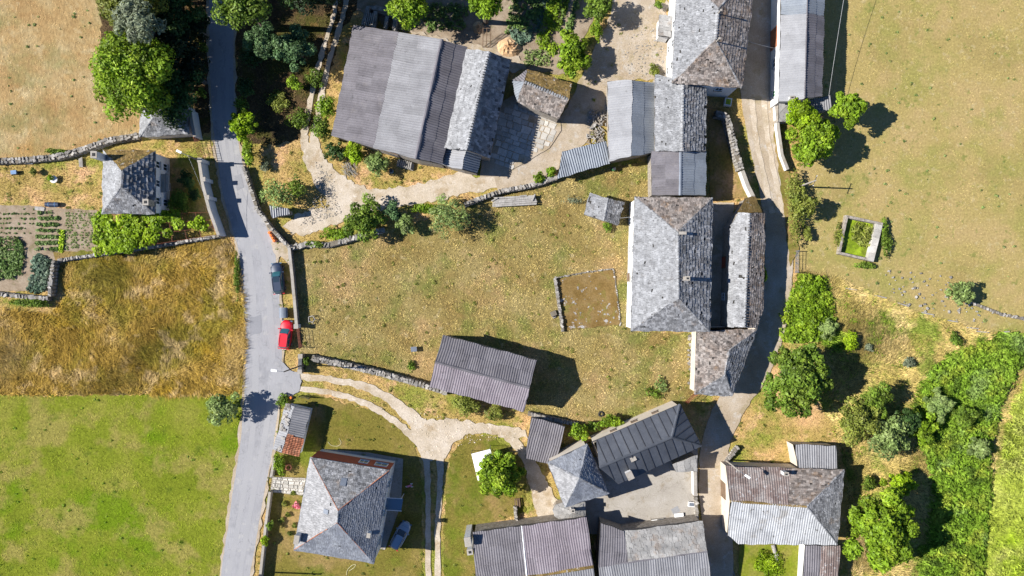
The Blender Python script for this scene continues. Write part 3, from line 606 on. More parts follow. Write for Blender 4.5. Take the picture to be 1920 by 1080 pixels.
def caps(p0, p1, parent, m, seg=.5, wid=.34, hgt=.1, gap=.06, seed=0, teeth=False, name='ridge_stones'):
    r = random.Random(seed); a, b = W(*p0), W(*p1); d = b - a; L = d.length; d.normalize(); s = Vector((-d.y, d.x, 0)).normalized(); up = s.cross(d) * -1
    up = d.cross(s); up = up if up.z > 0 else -up
    mb = MB(); t = 0; k = 0
    while t < L:
        l = min(seg * r.uniform(.85, 1.15), L - t) ; w = wid * r.uniform(.85, 1.15) / 2; h = hgt * r.uniform(.8, 1.2) + (.1 if teeth and k % 2 else 0)
        c0 = a + d * (t + gap / 2); c1 = a + d * (t + l - gap / 2)
        if (c1 - c0).dot(d) > .03:
            v = []
            for c in (c0, c1):
                v += [c - s * w - up * .06, c - s * w * .35 + up * h, c + s * w * .35 + up * h, c + s * w - up * .06]
            mb.add(v, [(0, 1, 5, 4), (1, 2, 6, 5), (2, 3, 7, 6), (0, 3, 2, 1), (4, 5, 6, 7)], r.random())
        t += l; k += 1
    o = mb.build(name, m, parent); tag(o, kind='stuff'); return o
def opening(parent, p0, p1, t, z0, w, h, kind='window', fm='white_paint', pm='glass_dark', out=1):
    """frame + pane (or leaf + handle) on the wall from p0 to p1"""
    p0, p1 = Vector(p0), Vector(p1); d = (p1 - p0).normalized(); n = Vector((d.y, -d.x)) * out
    c = p0.lerp(p1, t); rz = math.atan2(d.y, d.x)
    mb = MB(); k = .09
    at = lambda a, z, o: (c.x + d.x * a + n.x * o, c.y + d.y * a + n.y * o, z)
    for a in (-w / 2, w / 2): mb.box(at(a, z0 + h / 2, .03), (k, .1, h + k), rz)
    for z in (z0, z0 + h): mb.box(at(0, z, .035), (w - k - .004, .1, k), rz)
    if kind == 'window':
        mb.box(at(0, z0 + h / 2, .032), (.05, .08, h - k - .004), rz)
        f = mb.build('window', fm, parent)
        MB().box(at(0, z0 + h / 2, .012), (w - .04, .04, h - .04), rz).build('pane', pm, f)
        MB().box(at(0, z0 - .1, .09), (w + .2, .22, .06), rz).build('sill', 'concrete', f)
    else:
        f = MB().box(at(0, z0 + h / 2, .02), (w - .06, .05, h), rz).build('door', pm, parent)
        mb.build('door_frame', fm, f)
        MB().box(at(w * .36, z0 + h * .48, .08), (.12, .06, .04), rz).build('handle', 'dark_metal', f)
def chimney(parent, px, py, h0, h1, sx, sy, m='render_white', rz=0, pot=True):
    """px, py is where the chimney top shows"""
    c = W(px, py, h1); mb = MB().box((c.x, c.y, (h0 + h1) / 2), (sx, sy, h1 - h0), rz)
    o = mb.build('chimney', m, parent)
    MB().box((c.x, c.y, h1 + .04), (sx + .1, sy + .1, .08), rz).build('chimney_cap', 'concrete' if m != 'dark_metal' else m, o)
    if pot: MB().box((c.x, c.y, h1 + .1), (sx * .5, sy * .5, .06), rz).build('flue', 'rubber', o)
    return o
COVER = {'slate': slates, 'big': big_slates, 'sheet': sheets, 'panel': panels, 'tile': tiles}
class B: pass
def building(name, label, cat, foot, faces, wall, over=.3, ridges=(), deck=None, group=None, seed=1, gutter=None):
    """foot: eave outline (x, y, h); faces: (cover, material, points, options)"""
    fw = [W(*p) for p in foot]; c = sum(fw, Vector()) / len(fw)
    t = thing(name, (c.x, c.y, 0), label, cat, group)
    FS = [Face(f[2]) for f in faces]
    poly = inset([(p.x, p.y) for p in fw], over)
    paint([(960 + p.x * SPX, 540 - p.y * SPX) for p in poly], 0)
    def rz(x, y):
        for F in FS:
            if F.inside(x, y): return F.z(x, y)
        return min(FS, key=lambda F: F.dist(x, y)).z(x, y)
    n = len(poly); v = []; f = []
    for i in range(n):
        a, b = poly[i], poly[(i + 1) % n]
        for j in range(25):
            p = a.lerp(b, j / 24); v += [(p.x, p.y, -.05), (p.x, p.y, max(.3, rz(p.x, p.y) - .17))]
        k = len(v) - 50; f += [(k + 2 * j, k + 2 * j + 2, k + 2 * j + 3, k + 2 * j + 1) for j in range(24)]
    raw('wall', v, f, wall, t)
    mb = MB()
    for F in FS:
        k = len(F.P); mb.add([p - Vector((0, 0, .06 if F.wk else 0)) for p in F.P] + [p - Vector((0, 0, .2)) for p in F.P], [tuple(range(k))] + [(i + k, (i + 1) % k + k, (i + 1) % k, i) for i in range(k)] + [tuple(range(2 * k - 1, k - 1, -1))])
    rf = mb.build('roof', deck or 'deck_dark', t)
    for i, (fc, F) in enumerate(zip(faces, FS)):
        COVER[fc[0]](F, rf, fc[1], seed=seed * 17 + i, **(fc[3] if len(fc) > 3 else {}))
    if gutter:
        for i in range(len(fw)):
            MB().tube(fw[i] - Vector((0, 0, .06)), fw[(i + 1) % len(fw)] - Vector((0, 0, .06)), .075, .075, 6).build('gutter', gutter, rf)
    for i, rd in enumerate(ridges): caps(rd[0], rd[1], rf, rd[2], seed=seed * 31 + i, **(rd[3] if len(rd) > 3 else {}))
    r = B(); r.t = t; r.roof = rf; r.poly = poly; r.rz = rz; r.faces = FS
    def edge(dx, dy):
        """wall whose outward side looks most towards dx, dy (counter-clockwise outline)"""
        best = None
        for i in range(len(poly)):
            a, b = poly[i], poly[(i + 1) % len(poly)]; e = (b - a)
            s = (e.y * dx - e.x * dy) / max(e.length, 1e-6) + .02 * e.length
            if best is None or s > best[0]: best = (s, a, b)
        return best[1], best[2]
    r.edge = edge
    return r
def P(pts, h): return [(x, y, h) for x, y in pts]
SM = dict(seg=.42, wid=.34, hgt=.07, gap=.05)

# ---- slate hut under the roadside trees
e, r = 3.0, 4.5
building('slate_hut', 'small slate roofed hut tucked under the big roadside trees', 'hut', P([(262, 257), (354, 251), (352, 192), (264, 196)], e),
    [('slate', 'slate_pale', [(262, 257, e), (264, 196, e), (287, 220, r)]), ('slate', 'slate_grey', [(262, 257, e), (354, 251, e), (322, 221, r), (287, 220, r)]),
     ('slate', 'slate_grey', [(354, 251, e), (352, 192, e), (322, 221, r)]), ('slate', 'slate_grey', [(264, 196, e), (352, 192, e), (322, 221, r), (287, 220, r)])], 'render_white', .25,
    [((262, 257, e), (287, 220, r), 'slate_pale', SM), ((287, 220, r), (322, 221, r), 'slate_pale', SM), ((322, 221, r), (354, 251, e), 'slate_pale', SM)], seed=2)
# ---- white house with shaggy slate
e, r = 5.0, 7.4
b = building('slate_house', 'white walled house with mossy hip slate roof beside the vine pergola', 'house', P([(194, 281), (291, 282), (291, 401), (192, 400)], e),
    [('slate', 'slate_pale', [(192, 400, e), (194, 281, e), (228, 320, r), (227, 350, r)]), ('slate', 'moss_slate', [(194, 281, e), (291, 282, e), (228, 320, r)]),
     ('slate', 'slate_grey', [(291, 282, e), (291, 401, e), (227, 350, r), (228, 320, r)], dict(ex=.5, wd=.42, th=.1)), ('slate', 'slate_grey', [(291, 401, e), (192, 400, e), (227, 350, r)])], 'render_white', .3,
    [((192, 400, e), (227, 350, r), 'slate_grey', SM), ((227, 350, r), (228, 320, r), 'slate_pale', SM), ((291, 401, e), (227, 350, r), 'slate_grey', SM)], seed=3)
a, c = b.edge(1, 0)
for t in (.2, .5, .82):
    opening(b.t, a, c, t, 3.1, .95, 1.2)
    if t != .5: opening(b.t, a, c, t, .9, .95, 1.2)
opening(b.t, a, c, .5, .05, 1.0, 2.1, 'door', pm='wood_brown')
dd = (c - a).normalized(); nn = Vector((dd.y, -dd.x)); mm = a.lerp(c, .52) + nn * .6
bal = MB().box((mm.x, mm.y, 2.72), (1.1, 2.6, .14)).build('balcony', 'concrete', b.t)
rail = MB()
for q in (-1.25, 0, 1.25): rail.tube((mm.x + .5, mm.y + q, 2.79), (mm.x + .5, mm.y + q, 3.7), .025)
rail.tube((mm.x + .5, mm.y - 1.25, 3.7), (mm.x + .5, mm.y + 1.25, 3.7), .03); rail.build('railing', 'dark_metal', bal)
chimney(b.t, 176, 290, 4.6, 7.7, .75, .85); chimney(b.t, 273, 379, 5.2, 7.0, .7, .75, 'stone_wall')
# ---- great corrugated barn: old sheets, newer sheets, shaded slope
hA, hB, hR, hV = 3.4, 4.9, 6.5, 5.0
b = building('corrugated_barn', 'wide barn roofed with three long bands of grey corrugated sheets', 'barn', [(663, 46, hA), (829, 74, hR), (876, 88, hV), (829, 309, hV), (780, 298, hR), (622, 254, hA)],
    [('sheet', 'sheet_old', [(663, 46, hA), (748, 60, hB), (700, 277, hB), (622, 254, hA)]), ('sheet', 'sheet_grey', [(748, 60, hB), (828, 73, hR), (779, 298, hR), (700, 277, hB)], dict(sl=2.9)),
     ('sheet', 'sheet_old', [(829, 75, hR - .12), (876, 88, hV), (829, 309, hV), (780, 298, hR - .12)], dict(sl=1.8))], 'stone_wall', .25, seed=4)
caps((828, 73, hR + .03), (779, 298, hR + .03), b.roof, 'sheet_old', seg=1.2, wid=.5, hgt=.06, gap=.01, name='ridge_cap')
a, c = b.edge(0, -1)
opening(b.t, a, c, .62, .05, 3.0, 2.9, 'door', 'wood_brown', 'wood_grey')
# ---- slate barn beside it
hR, hE = 7.0, 4.0; hV = 5.1
b = building('slate_barn', 'long barn with bright slate slope and toothed stone ridge', 'barn', [(875, 94, hV), (916, 96, hR), (957, 115, hE), (918, 296, hE), (874, 281, hR), (833, 277, hV)],
    [('slate', 'slate_pale', [(875, 93, hV), (916, 96, hR), (874, 281, hR), (834, 277, hV)]), ('slate', 'slate_grey', [(916, 96, hR), (957, 115, hE), (918, 296, hE), (874, 281, hR)], dict(ex=.5, wd=.35))], 'stone_wall', .15,
    [((917, 97, hR + .02), (875, 281, hR + .02), 'slate_pale', dict(seg=.36, wid=.62, hgt=.16, gap=.17))], seed=5)
hR = 5.2; hL = 3.9; hQ = 3.6
building('lean_to', 'corrugated lean-to closing the end of the toothed ridge barn', 'shed', [(833, 279, hL), (872, 282, hR), (902, 292, hQ), (895, 326, hQ), (867, 318, hR), (828, 309, hL)],
    [('sheet', 'sheet_pale', [(833, 279, hL), (873, 282, hR), (867, 318, hR), (828, 309, hL)]), ('sheet', 'sheet_steel', [(873, 282, hR), (902, 292, hQ), (895, 326, hQ), (867, 318, hR)])], 'stone_wall', .25, seed=6)  # blue-grey sheets on the east slope put its shade into the colour
# ---- small mossy barn
e, r = 3.9, 5.5
building('mossy_barn', 'small gabled barn with brown mossy slate slope by the flagged court', 'barn', P([(989, 130), (1073, 156), (1048, 223), (970, 191), (961, 151)], e),
    [('slate', 'moss_slate', [(989, 130, e), (1073, 156, e), (1065, 186, r), (983, 153, r)]), ('slate', 'slate_brown', [(983, 153, r), (1065, 186, r), (1048, 223, e), (970, 191, e)]),
     ('sheet', 'sheet_old', [(989, 130, e), (983, 153, r), (961, 151, e)]), ('sheet', 'sheet_steel', [(983, 153, r), (970, 191, e), (961, 151, e)])], 'stone_wall', .2,
    [((983, 153, r), (1065, 186, r), 'slate_pale', dict(seg=.36, wid=.5, hgt=.12, gap=.14))], seed=7)
# ---- twin pitched shed and low blue sheet shed
e, r = 3.2, 4.5
building('pitched_shed', 'long shed with one pale and one blue grey corrugated slope', 'shed', [(1139, 152, e), (1186, 150, r), (1227, 155, e), (1226, 286, e), (1184, 293, r), (1142, 303, e)],
    [('sheet', 'sheet_pale', [(1139, 152, e), (1186, 150, r), (1184, 293, r), (1142, 303, e)], dict(sl=3.6)), ('sheet', 'sheet_steel', [(1186, 150, r), (1227, 155, e), (1226, 286, e), (1184, 293, r)], dict(sl=1.7))], 'stone_wall', .2, seed=8)
building('low_shed', 'low shed with a single slope of blue corrugated sheets by the track wall', 'shed', [(1054, 284, 2.9), (1137, 264, 2.9), (1144, 306, 2.3), (1045, 335, 2.3)],
    [('sheet', 'sheet_steel', [(1054, 284, 2.9), (1137, 264, 2.9), (1144, 306, 2.3), (1045, 335, 2.3)], dict(per=.33, amp=.05, sl=4))], 'stone_wall', .3, seed=9)
# ---- slate barn and sheet barn in one line
e, r = 4.4, 6.0
building('slate_cowshed', 'narrow slate barn between the pitched shed and the grass plot', 'barn', [(1228, 140, e), (1281, 166, r), (1323, 172, e), (1323, 284, e), (1279, 283, r), (1228, 283, e)],
    [('slate', 'slate_pale', [(1228, 140, e), (1281, 150, r), (1279, 283, r), (1228, 283, e)], dict(th=.06)), ('slate', 'slate_grey', [(1281, 150, r), (1324, 168, e), (1323, 284, e), (1279, 283, r)], dict(ex=.48, th=.07))], 'stone_wall', .15,
    [((1281, 152, r), (1279, 283, r), 'slate_pale', dict(seg=.4, wid=.5, hgt=.13, gap=.12))], seed=10)
e, r = 4.0, 5.2
b = building('sheet_barn', 'grey corrugated gable barn with a pale metal ridge cap', 'barn', [(1221, 284, e), (1277, 280, r), (1324, 284, e), (1323, 367, e), (1276, 366, r), (1222, 367, e)],
    [('sheet', 'sheet_old', [(1221, 284, e), (1277, 281, r), (1276, 366, r), (1222, 367, e)]), ('sheet', 'sheet_steel', [(1277, 281, r), (1324, 284, e), (1323, 367, e), (1276, 366, r)])], 'stone_wall', .2, seed=11)
caps((1277, 281, r + .06), (1276, 366, r + .06), b.roof, 'silver_metal', seg=1.6, wid=.45, hgt=.05, gap=.0, name='ridge_cap')
# ---- big slate house at the top of the lane
e, r = 6.3, 8.7
b = building('slate_house', 'large slate house with brown hip and tall white wall above the sandy yard', 'house', P([(1270, -62), (1418, -60), (1391, 165), (1260, 156)], e),
    [('slate', 'slate_pale', [(1260, 156, e), (1270, -62, e), (1347, 16, r), (1342, 75, r)]), ('slate', 'slate_brown', [(1391, 165, e), (1260, 156, e), (1342, 75, r)]),
     ('slate', 'slate_brown', [(1418, -60, e), (1391, 165, e), (1342, 75, r), (1347, 16, r)], dict(ex=.45)), ('slate', 'slate_brown', [(1270, -62, e), (1418, -60, e), (1347, 16, r)])], 'render_white', .3,
    [((1260, 156, e), (1342, 75, r), 'slate_brown', SM), ((1342, 75, r), (1347, 16, r), 'slate_pale', dict(seg=.4, wid=.5, hgt=.14, gap=.12)), ((1391, 165, e), (1342, 75, r), 'slate_grey', SM), ((1347, 16, r), (1270, -62, e), 'slate_grey', SM), ((1347, 16, r), (1418, -60, e), 'slate_grey', SM)], seed=12)
a, c = b.edge(-1, 0)
for t in (.45, .62, .82):
    opening(b.t, a, c, t, 3.6, 1.0, 1.3); opening(b.t, a, c, t, 1.0, 1.0, 1.2)
a, c = b.edge(0, -1); opening(b.t, a, c, .75, 3.4, 1.0, 1.3); opening(b.t, a, c, .4, 3.4, 1.0, 1.3)
for x, y in ((1352, 19), (1349, 72)): chimney(b.t, x, y, r - .6, r + 1.3, .16, .16, 'stone_wall', pot=False)  # thin lightning rods, not chimneys, drawn for their narrow roof shadows
building('porch', 'little grey slab roofed porch against the tall white wall', 'porch', [(1236, 28, 2.8), (1261, 30, 3.2), (1258, 70, 3.2), (1234, 67, 2.8)],
    [('big', 'slab_roof', [(1236, 28, 2.8), (1261, 30, 3.2), (1258, 70, 3.2), (1234, 67, 2.8)])], 'render_white', .2, seed=13)
# ---- long barn east of the lane
e, r = 3.9, 5.2
b = building('long_barn', 'long corrugated barn with white wall standing east of the lane', 'barn', [(1462, -80, e), (1516, -80, r), (1548, -80, e), (1541, 181, e), (1509, 185, r), (1460, 192, e)],
    [('sheet', 'sheet_pale', [(1464, 28, e), (1513, 26, r), (1509, 185, r), (1460, 192, e)], dict(sl=3.9)), ('sheet', 'sheet_steel', [(1462, -80, e), (1516, -80, r), (1513, 26, r), (1464, 28, e)], dict(sl=3.9)),
     ('sheet', 'sheet_old', [(1513, 26, r - .1), (1545, 30, e), (1541, 181, e), (1509, 185, r - .1)], dict(sl=1.5)), ('sheet', 'sheet_steel', [(1516, -80, r - .1), (1548, -80, e), (1545, 30, e), (1513, 26, r - .1)], dict(sl=1.5))], 'render_white', .15, seed=14)
caps((1516, -80, r + .05), (1509, 184, r + .05), b.roof, 'sheet_old', seg=.9, wid=.2, hgt=.05, gap=.02, name='ridge_cap')
a, c = b.edge(-1, 0)
opening(b.t, a, c, .52, .1, 2.8, 2.6, 'door', 'clay_tile', 'clay_tile'); opening(b.t, a, c, .7, 1.2, 1.2, 1.1); opening(b.t, a, c, .92, 1.2, .9, 1.0, pm='green_plastic')
chimney(b.t, 1485, 183, 3.9, 4.9, .6, .35)
building('lean_to', 'small ribbed metal lean-to beside the long white walled barn', 'shed', [(1500, 192, 2.9), (1558, 178, 2.9), (1560, 206, 2.5), (1528, 208, 2.5)],
    [('sheet', 'sheet_grey', [(1500, 192, 2.9), (1558, 178, 2.9), (1560, 206, 2.5), (1528, 208, 2.5)], dict(per=.33, amp=.05, sl=4))], 'stone_wall', .2, seed=15)
building('flat_shed', 'flat dark roofed shed behind the lane wall under the trees', 'shed', [(1460, 193, 2.6), (1498, 192, 2.5), (1500, 226, 2.4), (1460, 228, 2.5)],
    [('big', 'slab_roof', [(1460, 193, 2.6), (1498, 192, 2.5), (1500, 226, 2.4), (1460, 228, 2.5)], dict(ex=1.5, wd=1.6))], 'stone_wall', .15, seed=16)
# ---- great slate house in the middle
e, r = 6.0, 8.4
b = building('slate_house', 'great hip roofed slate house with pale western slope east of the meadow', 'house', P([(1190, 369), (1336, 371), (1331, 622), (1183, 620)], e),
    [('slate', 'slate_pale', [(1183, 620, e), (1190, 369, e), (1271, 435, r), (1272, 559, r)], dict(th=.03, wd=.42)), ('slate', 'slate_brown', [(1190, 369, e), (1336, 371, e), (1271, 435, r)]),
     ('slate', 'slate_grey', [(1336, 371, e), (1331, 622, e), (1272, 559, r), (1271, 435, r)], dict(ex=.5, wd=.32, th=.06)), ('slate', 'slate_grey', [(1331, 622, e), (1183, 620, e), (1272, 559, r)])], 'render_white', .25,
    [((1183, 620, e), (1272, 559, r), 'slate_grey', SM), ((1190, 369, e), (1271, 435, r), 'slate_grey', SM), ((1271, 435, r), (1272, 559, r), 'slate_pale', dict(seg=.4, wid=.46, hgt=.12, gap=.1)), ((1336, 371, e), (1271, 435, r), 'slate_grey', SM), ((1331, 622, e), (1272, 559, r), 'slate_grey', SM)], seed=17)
chimney(b.t, 1289, 522, 7.2, 9.3, .55, .5, 'stone_wall'); chimney(b.t, 1280, 437, 7.8, 8.5, .9, .3, 'slate_grey', pot=False)
a, c = b.edge(-1, 0)
for t in (.15, .38, .62, .85):
    opening(b.t, a, c, t, 3.6, 1.0, 1.3)
    if t != .62: opening(b.t, a, c, t, 1.0, 1.0, 1.2)
opening(b.t, a, c, .6, .05, 1.2, 2.2, 'door', 'stone_wall', 'wood_brown')
# ---- long narrow slate building along the lane
e, r = 3.7, 5.0
b = building('slate_range', 'long narrow slate building following the bend of the lane', 'barn', P([(1384, 400), (1434, 400), (1432, 577), (1418, 615), (1363, 613), (1369, 425)], e),
    [('slate', 'slate_pale', [(1384, 400, e), (1405, 399, r), (1396, 614, r), (1363, 613, e), (1369, 425, e)]), ('slate', 'slate_brown', [(1405, 399, r), (1434, 400, e), (1432, 577, e), (1418, 615, e), (1396, 614, r)], dict(ex=.4))], 'stone_wall', .02,
    [((1405, 399, r), (1396, 614, r), 'slate_pale', dict(seg=.4, wid=.46, hgt=.12, gap=.11))], seed=18)
a, c = b.edge(-1, 0)
opening(b.t, a, c, .35, .05, 1.6, 2.1, 'door', 'wood_brown', 'render_red'); opening(b.t, a, c, .7, 1.0, 1.0, 1.0)
building('slate_outhouse', 'rust brown stone slab roof at the head of the long narrow range', 'shed', [(1397, 372, 2.8), (1415, 366, 3.0), (1432, 404, 3.3), (1382, 404, 3.3)],
    [('big', 'moss_slate', [(1397, 372, 2.6), (1415, 366, 2.6), (1428, 398, 3.4), (1383, 399, 3.4)], dict(ex=.5, wd=.5))], 'stone_wall', .15, seed=19)
e, r = 3.9, 5.5
building('slate_house', 'wedge shaped slate house standing at the foot of the long range', 'house', P([(1306, 612), (1424, 608), (1374, 743), (1302, 739)], e),
    [('slate', 'slate_brown', [(1302, 739, e), (1306, 622, e), (1366, 658, r), (1359, 702, r)]), ('slate', 'slate_brown', [(1306, 621, e), (1420, 617, e), (1366, 658, r)]), ('slate', 'slate_grey', [(1420, 617, e), (1372, 743, e), (1359, 702, r), (1366, 658, r)], dict(ex=.4)), ('slate', 'slate_grey', [(1372, 743, e), (1302, 739, e), (1360, 702, r)])], 'render_cream', .25,
    [((1366, 658, r), (1359, 702, r), 'slate_pale', SM), ((1366, 658, r), (1418, 619, e), 'slate_pale', SM), ((1360, 702, r), (1302, 739, e), 'slate_grey', SM), ((1360, 702, r), (1372, 743, e), 'slate_grey', SM)], seed=20)
# ---- slate hut on the meadow
e, r = 2.4, 3.3
building('slate_hut', 'tiny gabled slate hut at the edge of the meadow', 'hut', P([(1106, 362), (1170, 381), (1159, 423), (1095, 402)], e),
    [('slate', 'slate_pale', [(1106, 362, e), (1140, 372, r), (1132, 413, r), (1095, 402, e)]), ('slate', 'slate_grey', [(1140, 372, r), (1170, 381, e), (1159, 423, e), (1132, 413, r)])], 'stone_wall', .2,
    [((1140, 372, r), (1132, 413, r), 'slate_pale', SM)], seed=21)
# ---- corrugated barn on the meadow
e, r = 4.5, 6.1
b = building('meadow_barn', 'gabled barn with mauve grey corrugated roof alone on the meadow', 'barn', [(831, 628, e), (1007, 676, e), (993, 727, r), (983, 772, e), (805, 725, e), (816, 679, r)],
    [('sheet', 'sheet_old', [(831, 628, e), (1007, 676, e), (993, 727, r), (816, 679, r)], dict(per=.33, amp=.032)), ('sheet', 'sheet_purple', [(816, 679, r), (993, 727, r), (983, 772, e), (805, 725, e)], dict(per=.33, amp=.032))], 'stone_wall', .25, seed=22)
caps((816, 679, r + .05), (993, 727, r + .05), b.roof, 'sheet_old', seg=1.1, wid=.36, hgt=.06, gap=.01, name='ridge_cap')
# ---- white house with hip roof, lower left
e, r = 6.0, 8.9
b = building('hip_house', 'large house with smooth grey hip roof and brick red wall band', 'house', P([(582, 858), (730, 882), (701, 1056), (551, 1031)], e),
    [('slate', 'slate_fresh', [(551, 1031, e), (582, 858, e), (634, 957, r), (632, 980, r)], dict(th=.02, miss=.003)), ('slate', 'slate_grey', [(582, 858, e), (730, 882, e), (634, 957, r)], dict(th=.025, miss=.004)),
     ('slate', 'slate_new', [(730, 882, e), (701, 1056, e), (632, 980, r), (634, 957, r)], dict(th=.025, miss=.004)), ('slate', 'slate_new', [(701, 1056, e), (551, 1031, e), (632, 980, r)], dict(th=.025, miss=.004))], 'render_white', .08,
    [((582, 858, e), (634, 957, r), 'clay_tile', dict(seg=.42, wid=.17, hgt=.05, gap=.03)), ((634, 957, r), (632, 980, r), 'slate_pale', SM), ((730, 882, e), (634, 957, r), 'clay_tile', dict(seg=.42, wid=.17, hgt=.05, gap=.03)), ((701, 1056, e), (632, 980, r), 'clay_tile', dict(seg=.42, wid=.17, hgt=.05, gap=.03)), ((551, 1031, e), (632, 980, r), 'clay_tile', dict(seg=.42, wid=.17, hgt=.05, gap=.03))], seed=23, gutter='silver_metal')
HH = b
a, c = b.edge(0, 1); d = (c - a).normalized(); n = Vector((d.y, -d.x)); rz = math.atan2(d.y, d.x); m = (a + c) / 2; L = (c - a).length
MB().box((m.x + n.x * .06, m.y + n.y * .06, 3.75), (L + .1, .12, 3.7), rz).build('red_band', 'render_red', b.t)
for t in (.13, .36): opening(b.t, a + n * .12, c + n * .12, t, 3.2, 1.7 if t < .2 else 1.2, 1.5, pm='glass_sky')
a, c = b.edge(1, 0)
for t in (.18, .5, .82): opening(b.t, a, c, t, 3.7, 1.1, 1.3)
for t in (.18, .82): opening(b.t, a, c, t, .9, 1.1, 1.2)
opening(b.t, a, c, .55, .1, 1.1, 2.1, 'door', pm='wood_brown')
chimney(b.t, 556, 1012, 4.6, 7.6, .6, 1.1, 'render_white', -.15, False); chimney(b.t, 691, 1004, 6.0, 7.7, .4, .55, 'render_white', -.15, False)
for x, y, m_, s in ((643, 902, 'glass_dark', .8), (616, 958, 'glass_sky', .6)):
    c = W(x, y, 7.6)
    F = min(b.faces, key=lambda F: F.dist(c.x, c.y) if not F.inside(c.x, c.y) else -1)
    q = F.at((c - F.o).dot(F.u), (c - F.o).dot(F.v), .0)
    mb = MB(); v = []
    for z in (-.02, .14):
        for i, j in ((-1, -1), (1, -1), (1, 1), (-1, 1)): v.append(q + F.u * i * s / 2 + F.v * j * s * .65 + F.n * z)
    mb.add(v, [(4, 5, 6, 7), (0, 1, 5, 4), (1, 2, 6, 5), (2, 3, 7, 6), (3, 0, 4, 7)]); sk = mb.build('skylight', 'silver_metal', b.roof)
mb = MB(); mb.prism([W(x, y, 3)[:2] for x, y in ((724, 933), (756, 935), (752, 957), (720, 955))], 2.9, 2.98)
cn = mb.build('porch_canopy', 'glass_sky', b.t)
for x, y in ((722, 933), (721, 956)):
    p = W(x, y, 3); q = W(x + 32, y + 2, 3); MB().tube((p.x, p.y, 3.02), (q.x, q.y, 3.02), .05).build('canopy_rail', 'white_paint', cn)
for x, y in ((752, 936), (748, 956)):
    p = W(x, y, 3); MB().tube((p.x, p.y, -.02), (p.x, p.y, 2.92), .05).build('canopy_post', 'white_paint', cn)
# terrace slab along its shaded side
mb = MB(); mb.prism([W(x, y)[:2] for x, y in ((614, 842), (690, 848), (756, 860), (752, 945), (722, 1030), (700, 1028), (700, 900), (612, 872))], -.02, .16)
tag(mb.build('terrace', 'concrete'), 'raised concrete terrace round the brick red wall band', 'terrace')
# ---- henhouse
e, r = 2.2, 2.8
b = building('henhouse', 'stone weighted corrugated henhouse with a red tiled end by the road', 'shed', P([(537, 757), (582, 768), (561, 856), (512, 843)], e),
    [('sheet', 'sheet_pale', [(537, 757, e), (552, 762, r), (529, 850, r), (512, 843, e)]), ('sheet', 'sheet_grey', [(552, 762, r), (582, 768, e), (569, 822, e), (539, 814, r)], dict(per=.33, amp=.05)),
     ('tile', 'clay_tile', [(539, 814, r), (569, 822, e), (561, 856, e), (529, 850, r)])], 'render_white', .2, seed=24)
rs = random.Random(4)
for i in range(26):
    t = rs.random(); s = rs.uniform(.1, .9)
    x = 537 + (512 - 537) * t + s * 14; y = 757 + (843 - 757) * t + s * 5; z = e + s * .6
    p = W(x, y, z); MB().box((p.x, p.y, z + .14), (rs.uniform(.25, .55), rs.uniform(.2, .4), .18), rs.uniform(0, 3), .25).build('weight_stone', 'dry_stone', b.roof)
# ---- small corrugated shed by the oven path
b = building('tool_shed', 'small brown grey corrugated shed beside the pyramid roof', 'shed', [(996, 782, 2.8), (1060, 799, 2.8), (1040, 874, 2.3), (985, 858, 2.3)],
    [('sheet', 'sheet_old', [(996, 782, 2.8), (1060, 799, 2.8), (1040, 874, 2.3), (985, 858, 2.3)], dict(sl=3.2))], 'wood_grey', .2, seed=25)
# ---- house with pyramid slate roof and dark metal wing
e, r = 5.6, 7.8
b = building('pyramid_house', 'house with a four sided slate pyramid roof joined to the dark metal wing', 'house', P([(1101, 833), (1142, 925), (1060, 951), (1027, 868)], e),
    [('slate', 'slate_new', [(1101, 833, e), (1027, 868, e), (1086, 896, r)], dict(th=.025, miss=.004)), ('slate', 'slate_fresh', [(1027, 868, e), (1060, 951, e), (1086, 896, r)], dict(th=.025, miss=.004)),
     ('slate', 'slate_new', [(1060, 951, e), (1142, 925, e), (1086, 896, r)], dict(th=.025, miss=.004)), ('slate', 'slate_new', [(1142, 925, e), (1101, 833, e), (1086, 896, r)], dict(th=.04, miss=.004))], 'render_cream', .25,
    [((1101, 833, e), (1086, 896, r), 'slate_pale', SM), ((1027, 868, e), (1086, 896, r), 'slate_grey', SM), ((1060, 951, e), (1086, 896, r), 'slate_pale', SM), ((1142, 925, e), (1086, 896, r), 'slate_grey', SM)], seed=26, gutter='dark_metal')
a, c = b.edge(-1, 0); opening(b.t, a, c, .5, 3.3, 1.0, 1.2); opening(b.t, a, c, .3, .05, 1.0, 2.1, 'door', pm='wood_brown')
e, r = 5.0, 6.7
b = building('metal_house', 'long house roofed with dark standing seam metal panels round the courtyard', 'house', P([(1110, 829), (1275, 758), (1315, 836), (1206, 887), (1160, 907), (1128, 878)], e),
    [('panel', 'zinc_dark', [(1118, 826, e), (1275, 758, e), (1260, 820, r), (1124, 877, r)]), ('panel', 'zinc_dark', [(1124, 877, r), (1260, 820, r), (1315, 836, e), (1206, 887, e), (1160, 907, e)]),
     ('panel', 'zinc_dark', [(1275, 758, e), (1315, 836, e), (1260, 820, r)])], 'render_cream', .2, seed=27, gutter='dark_metal')
for p, q in (((1124, 877, r + .05), (1260, 820, r + .05)), ((1260, 820, r + .05), (1275, 758, e + .05)), ((1260, 820, r + .05), (1315, 836, e + .05))):
    caps(p, q, b.roof, 'zinc_dark', seg=1.8, wid=.42, hgt=.08, gap=.0, name='ridge_cap')
chimney(b.t, 1181, 892, 5.0, 6.7, .8, 1.0, 'render_white', .45, False); chimney(b.t, 1187, 860, 6.0, 6.45, .7, .6, 'silver_metal', .45, False)
a, c = b.edge(0, 1)
for t in (.25, .5, .75): opening(b.t, a, c, t, 2.2, .8, 1.0, fm='wood_brown')
